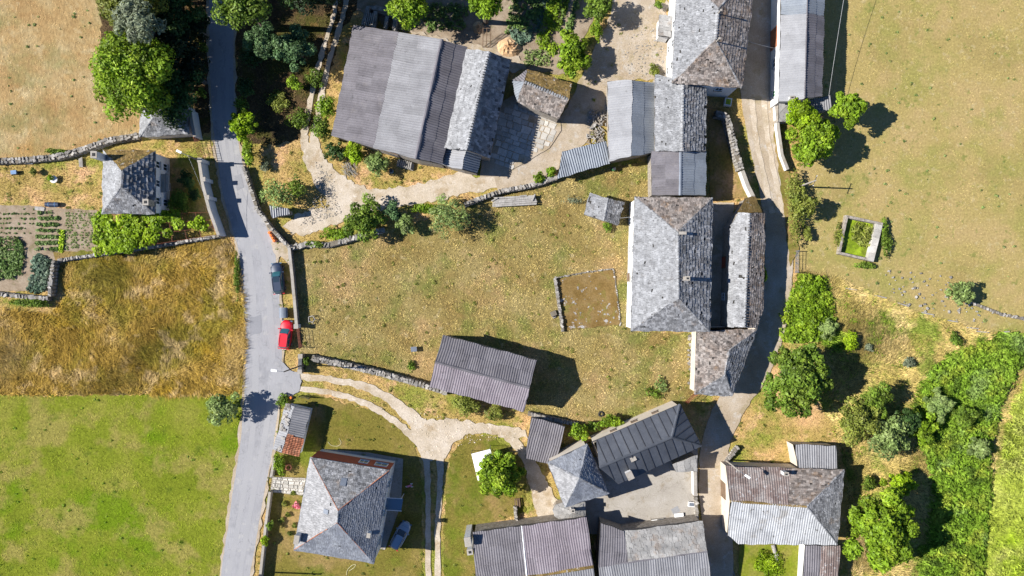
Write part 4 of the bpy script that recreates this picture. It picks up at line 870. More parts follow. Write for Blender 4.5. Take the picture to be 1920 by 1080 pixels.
building('porch', 'slab roofed porch at the courtyard corner of the dark metal wing', 'porch', [(1261, 870, 3.0), (1307, 853, 3.0), (1307, 884, 2.6), (1266, 884, 2.6)],
    [('big', 'slab_roof', [(1261, 870, 3.0), (1307, 853, 3.0), (1307, 884, 2.6), (1266, 884, 2.6)], dict(ex=.8, wd=.9))], 'stone_wall', .15, seed=28)
# ---- lower barns
e, r, q = 4.2, 5.6, 3.6
b = building('corrugated_barn', 'broad corrugated barn with white chimney below the oven path', 'barn', [(886, 998, e), (1101, 970, e), (1113, 1065, r), (1120, 1140, e), (900, 1180, e), (893, 1098, r)],
    [('sheet', 'sheet_old', [(886, 998, e), (978, 986, e), (988, 1081, r), (893, 1098, r)], dict(per=.33, amp=.032)), ('sheet', 'sheet_purple', [(978, 986, e), (1101, 970, e), (1113, 1063, r), (988, 1081, r)], dict(per=.33, amp=.032)),
     ('sheet', 'sheet_grey', [(893, 1098, r), (1113, 1063, r), (1122, 1140, e), (900, 1180, e)], dict(per=.33, amp=.032))], 'stone_wall', .25, seed=29)
caps((978, 986, e + .08), (988, 1081, r + .08), b.roof, 'white_paint', seg=2.2, wid=.22, hgt=.03, gap=0, name='flashing')
caps((893, 1098, r + .06), (1113, 1063, r + .06), b.roof, 'moss_slate', seg=.9, wid=.45, hgt=.06, gap=.02, name='ridge_cap')
chimney(b.t, 877, 1016, 0, 5.6, .8, 1.2, 'render_white', .15, False); chimney(b.t, 881, 1035, 0, 4.9, .7, .7, 'render_white', .15)
e, r = 4.0, 5.6
building('slab_barn', 'barn with large irregular stone slabs on the courtyard slope', 'barn', [(1126, 980, e), (1170, 996, e), (1317, 977, e), (1326, 1034, r), (1338, 1120, e), (1130, 1150, e), (1122, 1063, r)],
    [('sheet', 'sheet_old', [(1126, 980, e), (1170, 996, e), (1178, 1055, r), (1122, 1063, r)], dict(per=.33, amp=.032)), ('big', 'slab_roof', [(1170, 996, e), (1317, 977, e), (1326, 1034, r), (1178, 1055, r)]),
     ('sheet', 'sheet_grey', [(1122, 1063, r), (1326, 1034, r), (1338, 1120, e), (1130, 1150, e)], dict(per=.33, amp=.032))], 'stone_wall', .2,
    [((1122, 1063, r), (1326, 1034, r), 'sheet_old', dict(seg=1.0, wid=.3, hgt=.05, gap=.01))], seed=30)
# ---- barn lower right
e, r = 3.6, 5.4
b = building('hip_barn', 'half hipped barn with lichen white corrugated slope and slate hip east of the lane', 'barn', P([(1361, 873), (1583, 881), (1570, 1021), (1384, 1020), (1364, 1004)], e),
    [('sheet', 'sheet_rusty', [(1361, 873, e), (1484, 878, e), (1476, 947, r), (1369, 940, r)], dict(per=.33, amp=.032)), ('slate', 'slate_brown', [(1484, 878, e), (1583, 881, e), (1513, 950, r), (1476, 947, r)], dict(wd=.6)),
     ('slate', 'slate_grey', [(1583, 881, e), (1570, 1021, e), (1513, 950, r)], dict(th=.03)), ('sheet', 'sheet_lichen', [(1369, 940, r), (1513, 950, r), (1570, 1021, e), (1384, 1020, e), (1364, 1004, 3.95)], dict(per=.33, amp=.032, sw=1.32))], 'render_cream', .2,
    [((1369, 940, r), (1513, 950, r), 'moss_slate', dict(seg=.8, wid=.4, hgt=.06, gap=.02)), ((1583, 881, e), (1513, 950, r), 'slate_grey', SM), ((1570, 1021, e), (1513, 950, r), 'slate_pale', SM)], seed=31)
a, c = b.edge(-1, 0); opening(b.t, a, c, .4, .05, 2.2, 2.4, 'door', 'wood_brown', 'wood_brown')
chimney(b.t, 1474, 889, 3.7, 5.1, .6, .45, 'render_white')
building('lean_to', 'grey corrugated lean-to on the uphill side of the half hipped barn', 'shed', [(1485, 832, 2.6), (1567, 836, 2.6), (1571, 879, 3.2), (1496, 878, 3.2)],
    [('sheet', 'sheet_grey', [(1491, 833, 2.6), (1567, 836, 2.6), (1571, 879, 3.2), (1496, 878, 3.2)], dict(sl=3.5))], 'render_cream', .15, seed=32)
building('lean_to', 'rusty patched lean-to on the downhill side of the half hipped barn', 'shed', [(1510, 1023, 2.9), (1576, 1023, 2.9), (1570, 1120, 2.4), (1502, 1120, 2.4)],
    [('sheet', 'sheet_old', [(1510, 1023, 2.9), (1540, 1023, 2.9), (1534, 1120, 2.4), (1502, 1120, 2.4)], dict(sl=3.2)), ('sheet', 'sheet_rusty', [(1540, 1023, 2.9), (1576, 1023, 2.9), (1570, 1120, 2.4), (1534, 1120, 2.4)], dict(sl=3.2))], 'render_white', .2, seed=33)
building('wood_shelter', 'tiny ribbed sheet shelter behind the roadside wall', 'shed', [(504, 384, 2.2), (541, 392, 2.2), (545, 402, 1.9), (510, 408, 1.9)],
    [('sheet', 'sheet_pale', [(504, 384, 2.2), (541, 391, 2.2), (545, 402, 1.9), (510, 408, 1.9)], dict(per=.33, amp=.06, sl=4))], 'wood_grey', .15, seed=34)

# ---- bread oven with a rounded slate roof
o = thing('bread_oven', W(1066, 960), 'rounded stone bread oven with grey slab roof by the pyramid house', 'oven')
out = [(1040, 968), (1036, 956), (1042, 946), (1056, 942), (1098, 942), (1098, 972), (1080, 977), (1056, 976)]
poly = [W(x, y, 2.4) for x, y in out]; mb = MB(); mb.prism([(p.x, p.y) for p in inset([p.to_2d() for p in poly], .15)], -.02, 2.3); mb.build('wall', 'stone_wall', o)
ap = W(1074, 959, 3.1)
mb = MB()
for i in range(len(poly)):
    a, c = poly[i], poly[(i + 1) % len(poly)]; k = [a, c, ap]
    mb.add(k + [p - Vector((0, 0, .12)) for p in k], [(0, 1, 2), (3, 5, 4), (0, 3, 4, 1)] if (c - a).cross(ap - a).z > 0 else [(0, 2, 1), (3, 4, 5), (0, 1, 4, 3)])
rf = mb.build('roof', 'slate_grey', o)
for i in range(len(out)):
    x0, y0 = out[i]; x1, y1 = out[(i + 1) % len(out)]; big_slates(Face([(x0, y0, 2.4), (x1, y1, 2.4), (1074, 959, 3.1)]), rf, 'slab_roof', .6, .7, .05, i)
chimney(o, 1074, 958, 2.6, 3.9, .45, .45, 'render_white')

# ---- roofless ruin behind the big barn
o = thing('ruin', W(712, 32), 'roofless stone lean-to with open stalls behind the big barn', 'ruin')
for pts, h in ((((690, 12), (745, 22)), 1.6), (((690, 12), (680, 46)), 1.8), (((704, 22), (700, 50)), 1.4), (((726, 26), (722, 52)), 1.2), (((743, 22), (738, 56)), 1.4)):
    a, c = W(*pts[0], h), W(*pts[1], h); L = (c - a).length; mb = MB(); k = int(L / .5) + 1
    for i in range(k):
        for z in range(int(h / .35)):
            p = a.lerp(c, (i + .5) / k); mb.box((p.x, p.y, .17 + z * .35), (.55, .5, .36), math.atan2((c - a).y, (c - a).x), .18)
    tag(mb.build('wall', 'dry_stone', o), kind='stuff')
for i in range(5):
    p = W(688 + i * 3.4, 22 + i * .7, 1.9); q = W(683 + i * 3.4, 47 + i * .7, 1.9); MB().tube((p.x, p.y, 1.72), (q.x, q.y, 1.72), .09).build('roof_beam', 'wood_grey', o)
mb = MB(); mb.prism([W(x, y)[:2] for x, y in ((705, 14), (748, 24), (744, 40), (704, 26))], -.02, 1.0); mb.build('rubble_floor', 'concrete', o)

# ================================================================== WALLS, GATES
def stone_wall(name, label, pts, wid, hgt, m='dry_stone', core='mortar', stones=True, seed=1, size=.36, cat='wall', cap=None, group=None):
    r = random.Random(seed); P_ = [W(x, y, hgt) for x, y in pts]
    Q = [];
    for a, b in zip(P_, P_[1:]):
        k = max(1, int((b - a).length / 1.0)); Q += [a.lerp(b, i / k) for i in range(k)]
    Q.append(P_[-1]); L = []; Rr = []
    for i, p in enumerate(Q):
        d = (Q[min(i + 1, len(Q) - 1)] - Q[max(i - 1, 0)]).to_2d().normalized(); n = Vector((-d.y, d.x)); w = wid / 2 * (r.uniform(.85, 1.1) if stones else 1)
        L.append(p.to_2d() + n * w); Rr.append(p.to_2d() - n * w)
    c = Q[len(Q) // 2]; t = thing(name, (c.x, c.y, 0), label, cat, group)
    v = []; f = []; n = len(Q)
    for i in range(n):
        h = hgt * (r.uniform(.86, .98) if stones else 1)
        v += [(L[i].x, L[i].y, -.04), (L[i].x, L[i].y, h), (Rr[i].x, Rr[i].y, h), (Rr[i].x, Rr[i].y, -.04)]
    for i in range(n - 1):
        k = 4 * i
        for j in range(3): f.append((k + j, k + 4 + j, k + 5 + j, k + 1 + j))
    f += [(0, 1, 2, 3), (4 * n - 1, 4 * n - 2, 4 * n - 3, 4 * n - 4)]
    raw('wall_core', v, f, core, t)
    paint([(960 + p.x * SPX, 540 - p.y * SPX) for p in L] + [(960 + p.x * SPX, 540 - p.y * SPX) for p in Rr[::-1]], 0)
    if stones:
        mb = MB()
        for i in range(n - 1):
            a, b = Q[i], Q[i + 1]; d = (b - a); Ls = d.to_2d().length; ang = math.atan2(d.y, d.x); nn = Vector((-d.y, d.x, 0)).normalized(); na = max(1, int(wid / size))
            k = max(1, int(Ls / size))
            for j in range(k):
                p = a.lerp(b, (j + .5) / k)
                for q in range(na):
                    o = (q + .5) / na * wid - wid / 2
                    c = p + nn * (o + r.uniform(-.06, .06)); sz = size * r.choice((.5, .8, 1.0, 1.2, 1.6))
                    if r.random() < .1: continue
                    mb.box((c.x, c.y, hgt - .06 + r.uniform(-.07, .07)), (sz, wid / na * r.uniform(.8, 1.15), .2), ang + r.uniform(-.6, .6), .3, (r.uniform(-.2, .2), r.uniform(-.2, .2)))
                z = .15
                while z < hgt - .2:
                    for s in (-1, 1):
                        c = p + nn * s * (wid / 2 - .06); mb.box((c.x, c.y, z + r.uniform(-.04, .04)), (size * r.uniform(.8, 1.1), .24, .27), ang + r.uniform(-.1, .1), .2)
                    z += .3
        tag(mb.build('stones', m, t), kind='stuff')
    elif cap:
        v = []; f = []
        for i in range(n):
            d = (L[i] - Rr[i]).normalized() * .06; a, b = L[i] + d, Rr[i] - d
            v += [(a.x, a.y, hgt + .002), (a.x, a.y, hgt + .08), (b.x, b.y, hgt + .08), (b.x, b.y, hgt + .002)]
        for i in range(n - 1):
            k = 4 * i
            for j in range(4): f.append((k + j, k + 4 + j, k + 4 + (j + 1) % 4, k + (j + 1) % 4))
        f += [(0, 1, 2, 3), (4 * n - 1, 4 * n - 2, 4 * n - 3, 4 * n - 4)]
        raw('coping', v, f, cap, t)
    return t
SW = stone_wall
SW('field_wall', 'dry stone wall between the straw field and the white house yard', [(-40, 302), (40, 300), (110, 293), (160, 278), (205, 262), (258, 254)], .75, 1.1, seed=1)
SW('garden_wall', 'low stone wall between the vine pergola and the hay meadow', [(108, 488), (180, 478), (300, 460), (412, 442)], .4, .9, seed=2, size=.3)
SW('garden_wall', 'short dark wall at the corner of the vegetable garden', [(100, 488), (96, 515), (92, 556)], .5, 1.3, seed=3)
SW('garden_wall', 'ivy covered wall below the vegetable garden', [(-40, 548), (40, 556), (90, 560)], .5, 1.2, seed=4)
t = SW('roadside_wall', 'tall white rendered wall shading the village road', [(373, 298), (380, 345), (392, 392), (410, 441)], .3, 2.6, core='render_white', stones=False, cap='concrete', seed=5)
for x, y in ((374, 300), (381, 336), (388, 370)):
    p = W(x, y, 2.9); q = MB().box((p.x, p.y, 1.42), (.5, .5, 2.9)).build('pillar', 'render_white', t); MB().box((p.x, p.y, 2.9), (.62, .62, .08)).build('pillar_cap', 'concrete', q)
t = SW('roadside_wall', 'white wall flanking the barred gate by the slate hut', [(356, 205), (360, 230), (365, 256)], .3, 2.4, core='render_white', stones=False, cap='concrete', seed=6)
SW('road_wall', 'mossy dry stone wall along the bend of the road', [(456, 312), (468, 350), (482, 392), (505, 425), (542, 464)], .45, 1.1, seed=7, size=.3)
SW('road_wall', 'plain grey wall behind the parked cars', [(542, 464), (548, 520), (553, 575), (556, 610)], .3, 1.15, core='stone_wall', stones=False, cap='concrete', seed=8)
SW('meadow_wall', 'rubble wall along the top of the meadow under the shrubs', [(545, 464), (575, 458), (612, 460), (660, 447), (720, 430)], .7, .9, seed=9)
SW('track_wall', 'curving dry stone wall between the gravel drive and the meadow', [(870, 384), (900, 372), (940, 358), (985, 350), (1015, 342), (1045, 332)], .55, 1.0, seed=10)
SW('meadow_wall', 'lichen grey stone wall leading to the mauve roofed barn', [(584, 672), (640, 683), (700, 697), (770, 716), (838, 736)], .75, 1.2, seed=11)
SW('meadow_wall', 'broken stone wall below the mauve roofed barn', [(990, 776), (1050, 790), (1085, 797)], .5, .9, seed=12)
SW('lane_wall', 'rough stone wall at the head of the grass plot', [(1342, 212), (1362, 216), (1372, 250), (1381, 285), (1391, 318)], .75, 1.7, seed=13)
SW('lane_wall', 'smooth pale wall curving down to the rust brown slab roof', [(1392, 320), (1402, 348), (1412, 368)], .4, 1.7, core='render_white', stones=False, cap='concrete', seed=14)
SW('lane_wall', 'narrow white wall of the field east of the lane', [(1455, 190), (1459, 240), (1466, 290), (1477, 318)], .3, 1.2, core='render_white', stones=False, cap='concrete', seed=15)
SW('house_fence', 'low grey garden wall between the road and the hip roofed house', [(515, 858), (508, 895)], .25, 1.2, core='stone_wall', stones=False, cap='concrete', seed=16)
SW('house_fence', 'long low garden wall with clipped bushes beside the road', [(506, 922), (498, 985), (488, 1080), (478, 1180)], .25, 1.2, core='stone_wall', stones=False, cap='concrete', seed=17)
SW('court_wall', 'thin white wall closing the concrete courtyard toward the lane', [(1303, 884), (1304, 930)], .35, 1.6, core='render_white', stones=False, cap='concrete', seed=18)
SW('court_wall', 'low stone wall along the lane end of the courtyard', [(1305, 932), (1308, 975)], .4, .9, seed=19, size=.3)
SW('foundation_wall', 'dark low wall on the meadow side of the ruined threshing floor', [(1041, 521), (1048, 570), (1056, 622)], .35, .6, seed=20, size=.3)
SW('foundation_wall', 'pale kerb wall on the house side of the ruined threshing floor', [(1150, 504), (1157, 555), (1163, 610)], .2, .16, seed=21, size=.3)
SW('foundation_wall', 'broken kerb along the upper edge of the ruined threshing floor', [(1041, 521), (1095, 511), (1150, 504)], .18, .14, seed=22, size=.28)
SW('pasture_wall', 'tumbled stones at the fence of the big pasture', [(1790, 557), (1818, 566), (1880, 590), (1930, 600)], .4, .3, seed=23, size=.35)
SW('yard_wall', 'short stone retaining wall by the oven path', [(966, 950), (968, 975), (980, 990)], .4, .8, seed=24, size=.3)
SW('yard_wall', 'stone curb wall in front of the half hipped barn', [(1362, 868), (1375, 850), (1385, 838)], .4, .8, seed=25, size=.3)
# threshing floor and pond
sheet('threshing_floor', [(1044, 523), (1150, 506), (1162, 608), (1058, 620)], 'rust_floor', 12, amp=1.2, label='rusty brown floor of the ruined threshing yard')
r0 = random.Random(8); tf = bpy.data.objects['threshing_floor']
for i in range(34):
    gx, gy = r0.choice(((1075, 560), (1120, 570), (1100, 540), (1085, 600), (1140, 590))); x = min(1150, max(1056, gx + r0.gauss(0, 12))); y = min(606, max(524, gy + r0.gauss(0, 10))); p = W(x, y); s = r0.uniform(.1, .26)
    MB().box((p.x, p.y, .15), (s, s * r0.uniform(.5, 1), .12), r0.uniform(0, 3), .3).build('flagstone', 'dry_stone', tf)
po = thing('stone_basin', W(1613, 446), 'stone walled spring basin holding green water on the pasture', 'basin')
oc = [(1587, 403), (1656, 418), (1638, 491), (1572, 476)]
pw = [W(x, y, .9) for x, y in oc]
for i, (wd, z) in enumerate(((.35, .9), (.95, .92), (.35, .88), (.3, .85))):
    a, c = pw[i].to_2d(), pw[(i + 1) % 4].to_2d(); d = (c - a).normalized(); n = Vector((d.y, -d.x))
    if n.dot(sum((p.to_2d() for p in pw), Vector((0, 0))) / 4 - a) < 0: n = -n
    L = (c - a).length; k = max(2, int(L / 1.1))
    for j in range(k):
        p0 = a + d * (L * j / k + .01 + (.36 if j == 0 and i else 0)); p1 = a + d * (L * (j + 1) / k - .01); g_ = r0.uniform(-.02, .02)
        MB().prism([p0, p1, p1 + n * (wd + g_), p0 + n * (wd + g_)], -.05, z + r0.uniform(-.04, .04)).build('coping_stone', 'slab' if i == 1 else 'stone_wall', po)
q = inset([p.to_2d() for p in pw], .2); MB().prism(q, -.04, .06).build('water', 'water_green', po)
paint([(x, y) for x, y in oc], 0)

def gate(name, label, a, b, h, m, bars=6, rails=3, rake=0, cat='gate'):
    """a, b: posts (survey points of the top)"""
    A, C = W(*a, h), W(*b, h); t = thing(name, ((A.x + C.x) / 2, (A.y + C.y) / 2, 0), label, cat)
    for p in (A, C): MB().tube((p.x, p.y, -.05), (p.x, p.y, h + .1), .06).build('post', m, t)
    for i in range(rails):
        z = .15 + (h - .2) * i / (rails - 1); MB().tube((A.x, A.y, z), (C.x, C.y, z), .03).build('rail', m, t)
    for i in range(bars):
        p = A.lerp(C, (i + 1) / (bars + 1)); MB().tube((p.x, p.y, .12), (p.x, p.y, h), .018).build('bar', m, t)
    return t
gate('barred_gate', 'rusty barred gate by the slate hut opening onto the road', (363, 258), (372, 296), 2.2, 'rust_metal', 7, 5)
gate('meadow_gate', 'red painted field gate beside the red car', (556, 614), (561, 652), 1.5, 'rust_metal', 4, 4)
gate('drive_gate', 'dark barred gate across the gravel drive', (519, 434), (545, 462), 1.4, 'dark_metal', 5, 3)
gate('pasture_gate', 'grey barred gate into the pasture by the lane', (1498, 470), (1497, 510), 1.3, 'silver_metal', 4, 4)
gate('farm_gate', 'open dark gate at the mouth of the white farm track', (560, 744), (578, 748), 1.4, 'dark_metal', 4, 3)
gate('red_gate', 'red plank gate between the wedge shaped house and the metal roof', (1307, 741), (1290, 757), 1.8, 'rust_metal', 12, 3)
# entrance piers by the field wall
for lab, x, y in (('white entrance pier beside the red car gate', 555, 612), ('stone entrance pier with the clipped bush', 563, 668), ('stone entrance pier at the lamp post foot', 562, 697)):
    t = thing('gate_pier', W(x, y), lab, 'pier'); p = W(x, y, 1.6)
    MB().box((p.x, p.y, .78), (.5, .5, 1.6)).build('shaft', 'render_white' if 'white' in lab else 'stone_wall', t); MB().box((p.x, p.y, 1.62), (.64, .64, .1)).build('cap', 'concrete', t)
SW('entrance_wall', 'short dark entrance wall between two stone piers', [(563, 670), (562, 695)], .4, 1.4, core='stone_wall', stones=False, cap='slate_grey', seed=30)

# ================================================================== POLES AND WIRES
def pole(label, bx, by, h, m='wood_pole', arm=None, lamp=None, name='utility_pole', rad=.13):
    p = W(bx, by); t = thing(name, p, label, 'pole'); MB().tube((p.x, p.y, -.1), (p.x, p.y, h), rad, rad * .7, 10).build('shaft', m, t)
    if arm:
        a = Vector((math.cos(arm), math.sin(arm), 0)); c = Vector((p.x, p.y, h - .35))
        MB().tube(c - a * .8, c + a * .8, .05).build('crossarm', 'dark_metal', t)
        for s in (-.7, 0, .7): MB().tube(c + a * s, c + a * s + Vector((0, 0, .22)), .05, .03).build('insulator', 'white_paint', t)
    if lamp is not None:
        a = Vector((math.cos(lamp), math.sin(lamp), 0)); c = Vector((p.x, p.y, h - .1)); MB().tube(c, c + a * 1.0 + Vector((0, 0, .2)), .03).build('bracket', 'silver_metal', t)
        q = c + a * 1.3 + Vector((0, 0, .2)); MB().box(q, (.75, .3, .14), lamp, .1).build('lamp_head', 'white_paint', t)
    return Vector((p.x, p.y, h))
P1 = pole('grey utility pole with crossarm at the edge of the pasture', 1497, 350, 6.2, arm=1.2, m='concrete')
P2 = pole('dark lamp post at the mouth of the farm track', 568, 684, 9.0, lamp=3.0, m='dark_metal', name='lamp_post', rad=.11)
P3 = pole('street lamp post behind the white roadside wall', 384, 305, 5.6, lamp=2.7, m='wood_pole', name='lamp_post')
P4 = pole('utility pole at the lane corner of the half hipped barn', 1360, 862, 6.6, lamp=-.6, m='concrete')
P5 = pole('utility pole beside the low garden wall with clipped bushes', 492, 1072, 6.8, arm=.2)
P6 = pole('leaning utility pole beyond the long white walled barn', 1560, -45, 6.0, arm=.3)
def wire(label, a, b, sag=.6, r=.016):
    pts = [a.lerp(b, i / 16) - Vector((0, 0, sag * 4 * (i / 16) * (1 - i / 16))) for i in range(17)]
    tag(MB().path(pts, r, 5).build('overhead_wire', 'wire'), label, 'wire')
wire('overhead wire from the leaning pole to the ribbed lean-to', P6, Vector(W(1554, 180, 3.0)), .2, .022)
wire('overhead wire crossing the lane from the tall slate house to the long barn', Vector(W(1402, 77, 6.0)), Vector(W(1461, 92, 3.8)), .2)
wire('overhead wire from the street lamp to the road wall', P3, Vector(W(411, 440, 2.6)), .3)
wire('service wire from the tiny slate hut to the great slate house', Vector(W(1162, 409, 2.6)), Vector(W(1188, 406, 5.4)), .1)

# ================================================================== TREES AND PLANTS
def leaves(name, lobes, n, size, m, parent, seed, flat=.35, asp=.55, shell=.8, tone=.22, low=-.45):
    rs = np.random.RandomState(seed); lo = np.array(lobes, float); w = lo[:, 3] * lo[:, 4]; w = w / w.sum()
    k = rs.choice(len(lo), n, p=w); d = rs.normal(size=(n, 3)); d /= np.linalg.norm(d, axis=1)[:, None]
    fl = d[:, 2] < low; d[fl, 2] *= -1
    rad = np.where(rs.rand(n) < shell, rs.uniform(.82, 1.06, n), rs.uniform(.35, .85, n))
    # uneven surface: small bumps on each lobe
    bump = 1 + .13 * np.sin(d[:, 0] * 9 + k) * np.sin(d[:, 1] * 8 + 2 * k) + .1 * np.sin(d[:, 2] * 11 + k * 1.7 + d[:, 0] * 6)
    p = lo[k, :3] + d * lo[k, 3:6] * (rad * bump)[:, None]
    p[:, 2] = np.maximum(p[:, 2], .05)
    nr = d + rs.normal(0, .55, (n, 3)) + np.array([0, 0, flat]); nr /= np.linalg.norm(nr, axis=1)[:, None]
    t = rs.normal(size=(n, 3)); t -= nr * (t * nr).sum(1)[:, None]; t /= np.linalg.norm(t, axis=1)[:, None]
    b = np.cross(nr, t); s = size * rs.choice([.55, .8, 1.0, 1.3, 1.7], n)[:, None] * rs.uniform(.85, 1.15, n)[:, None]; q = s * asp
    cup = nr * s * .22
    v = np.stack([p - t * s * .5, p + b * q * .5 + cup * .3, p + t * s * .5 - cup, p - b * q * .5 + cup * .3], 1)
    lt = rs.rand(len(lo)); rn = np.clip(.5 + tone * (lt[k] - .5) * 2 + rs.normal(0, .22, n), 0, 1)
    return raw_np(name, v, 4, m, parent, rn)
def crown_lobes(c, rx, ry, rz, n, seed, spread=.62, ls=.5):
    r = random.Random(seed); L = [(c.x, c.y, c.z, rx * .5, ry * .5, rz * .75)]
    for i in range(n):
        a = 2 * math.pi * (i + r.uniform(-.35, .35)) / n * 2.399 * n / 6.283; a = i * 2.399 + r.uniform(-.3, .3)
        d = math.sqrt((i + .6) / n) * spread * r.uniform(.85, 1.25); z = (1 - d * d) * .55 * rz + r.uniform(-.35, .2) * rz
        s = ls * r.uniform(.55, 1.25) * (1 - .2 * d)
        L.append((c.x + math.cos(a) * rx * d, c.y + math.sin(a) * ry * d, c.z + z * .8, rx * s, ry * s, rz * s * 1.05))
    return L
def tree(label, px, py, rp, top, m, dens=70, size=.32, lobes=10, rzf=.8, seed=1, ry=None, name='tree', cat='tree', group=None, flat=.35, spread=.62, ls=.45, shell=.8, trunk=True, asp=.55, tone=.34):
    rm = rp / SPX * (HC - top * .7) / HC; ry = (ry or rp) / SPX * (HC - top * .7) / HC
    rz = min(max(rm, ry) * rzf, top * .48); hc = top - rz; c = W(px, py, hc)
    base = Vector((c.x, c.y, 0)); t = thing(name, base, label, cat, group)
    if trunk: lobes = int(lobes * 1.7); ls *= .8; spread = max(spread, .8)
    lb = crown_lobes(c, rm, ry, rz, lobes, seed, spread, ls)
    n = int(dens * (rm * ry * 3.14 + 2 * (rm + ry) * .8 * rz)); n = max(220, min(n, 26000))
    leaves('crown', lb, n, size, m, t, seed, flat, asp, shell, tone)
    r = random.Random(seed + 5); mb = MB(); tr = .035 * top + .06
    if trunk:
        k = base + Vector((r.uniform(-.2, .2), r.uniform(-.2, .2), hc * .55)); mb.tube(base - Vector((0, 0, .1)), k, tr * 1.25, tr * .85, 8); mb.tube(k, c, tr * .85, tr * .4, 7)
        for l in lb[1:7]: mb.tube(k.lerp(c, r.uniform(0, .6)), Vector(l[:3]), tr * .42, tr * .12, 5)
    else:
        for l in lb[:6]: mb.tube(base + Vector((r.uniform(-.15, .15), r.uniform(-.15, .15), -.05)), Vector(l[:3]), .05, .02, 5)
    mb.build('trunk', 'bark', t); return t
def shrub(label, px, py, rp, top, m, **k):
    rp *= 1.12
    if 'ry' in k: k['ry'] *= 1.1
    k.setdefault('size', .24); k.setdefault('dens', 90); k.setdefault('lobes', 7); k.setdefault('rzf', 1.0)
    return tree(label, px, py, rp, top, m, name=k.pop('name', 'shrub'), cat=k.pop('cat', 'shrub'), trunk=False, **k)
# roadside wood, upper left
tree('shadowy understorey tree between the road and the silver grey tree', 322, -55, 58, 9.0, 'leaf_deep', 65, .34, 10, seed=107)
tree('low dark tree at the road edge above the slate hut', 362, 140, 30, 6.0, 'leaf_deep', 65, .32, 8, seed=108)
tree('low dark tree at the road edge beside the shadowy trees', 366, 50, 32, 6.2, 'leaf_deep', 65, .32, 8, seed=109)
tree('large bright green tree beside the small slate hut', 252, 136, 84, 13.0, 'leaf_bright', 75, .36, 22, seed=1)
tree('olive yellow tree at the top of the straw field', 242, -2, 64, 12.5, 'leaf_olive', 70, .34, 14, seed=2)
tree('silver grey leaved tree wedged between the green roadside trees', 258, 46, 44, 14.0, 'leaf_silver', 80, .3, 11, seed=3)
tree('dark tree with its crown over the slate hut roof', 325, 172, 56, 8.0, 'leaf_dark', 70, .32, 11, seed=4)
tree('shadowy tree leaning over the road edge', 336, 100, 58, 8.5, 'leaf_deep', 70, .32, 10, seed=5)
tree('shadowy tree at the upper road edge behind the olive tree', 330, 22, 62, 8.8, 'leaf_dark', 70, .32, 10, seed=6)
tree('tall tree behind the straw field beyond the olive tree', 280, -80, 80, 14, 'leaf_mid', 50, .34, 10, seed=7)
for lab, y_ in (('hidden understorey tree added for road shade below the silver grey tree', 42), ('hidden understorey tree added for road shade below the large bright roadside tree', 104), ('hidden understorey tree added for road shade at the upper end of the roadside wood', -22)):
    tree(lab, 292, y_, 44, 7.4, 'leaf_deep', 60, .34, 9, seed=300 + y_)  # mostly hidden trees, added to close sunlit gaps on the road
# orchard on the other side of the road
tree('loose green tree overhanging the road opposite the wood', 456, 4, 58, 13.0, 'leaf_mid', 65, .34, 14, seed=8)
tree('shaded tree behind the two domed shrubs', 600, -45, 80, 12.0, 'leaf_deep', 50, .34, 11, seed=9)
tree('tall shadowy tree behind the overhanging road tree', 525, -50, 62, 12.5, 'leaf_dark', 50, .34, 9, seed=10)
tree('left one of two dark domed orchard trees with fine leaves', 494, 77, 36, 6.0, 'leaf_blue', 110, .27, 12, seed=11, ls=.38, spread=.72)
tree('right one of two dark domed orchard trees with glossy leaves', 550, 89, 41, 6.5, 'leaf_blue', 110, .3, 16, seed=12, ls=.32, spread=.8)
tree('round lime green tree at the edge of the road', 458, 234, 30, 5.2, 'leaf_lime', 110, .3, 12, seed=13, ls=.34, spread=.75)
shrub('lime hedge below the round lime tree', 467, 286, 14, 2.6, 'leaf_bright', ry=30, seed=14, name='hedge', cat='hedge')
shrub('little bright bush alone on the orchard soil', 553, 158, 15, 2.4, 'leaf_bright', seed=15)
shrub('dark bluish bush in the orchard shade', 462, 165, 18, 2.8, 'leaf_dark', seed=16)
shrub('tall bright bush against the long side of the big barn', 613, 203, 17, 3.4, 'leaf_bright', ry=24, seed=17)
shrub('green bush at the corner of the big barn', 603, 240, 21, 3.4, 'leaf_mid', seed=18)
shrub('clipped round bush before the big barn', 628, 285, 21, 2.2, 'leaf_dark', seed=19, ls=.3, lobes=14, spread=.75)
shrub('lime bush between two clipped bushes before the barn', 664, 285, 21, 2.8, 'leaf_lime', ry=26, seed=20)
shrub('pale leaved bush at the gravel drive before the barn', 706, 308, 25, 3.2, 'leaf_pale', seed=21, ls=.34, lobes=12)
shrub('grey green shrub beside the tiny sheet shelter', 522, 366, 28, 3.4, 'leaf_pale', dens=45, seed=22)
shrub('dark shrub casting shade on the gravel drive', 556, 352, 22, 3.4, 'leaf_mid', dens=40, seed=23)
shrub('small grey herb bush in the orchard', 497, 312, 11, 1.2, 'leaf_silver', seed=24)
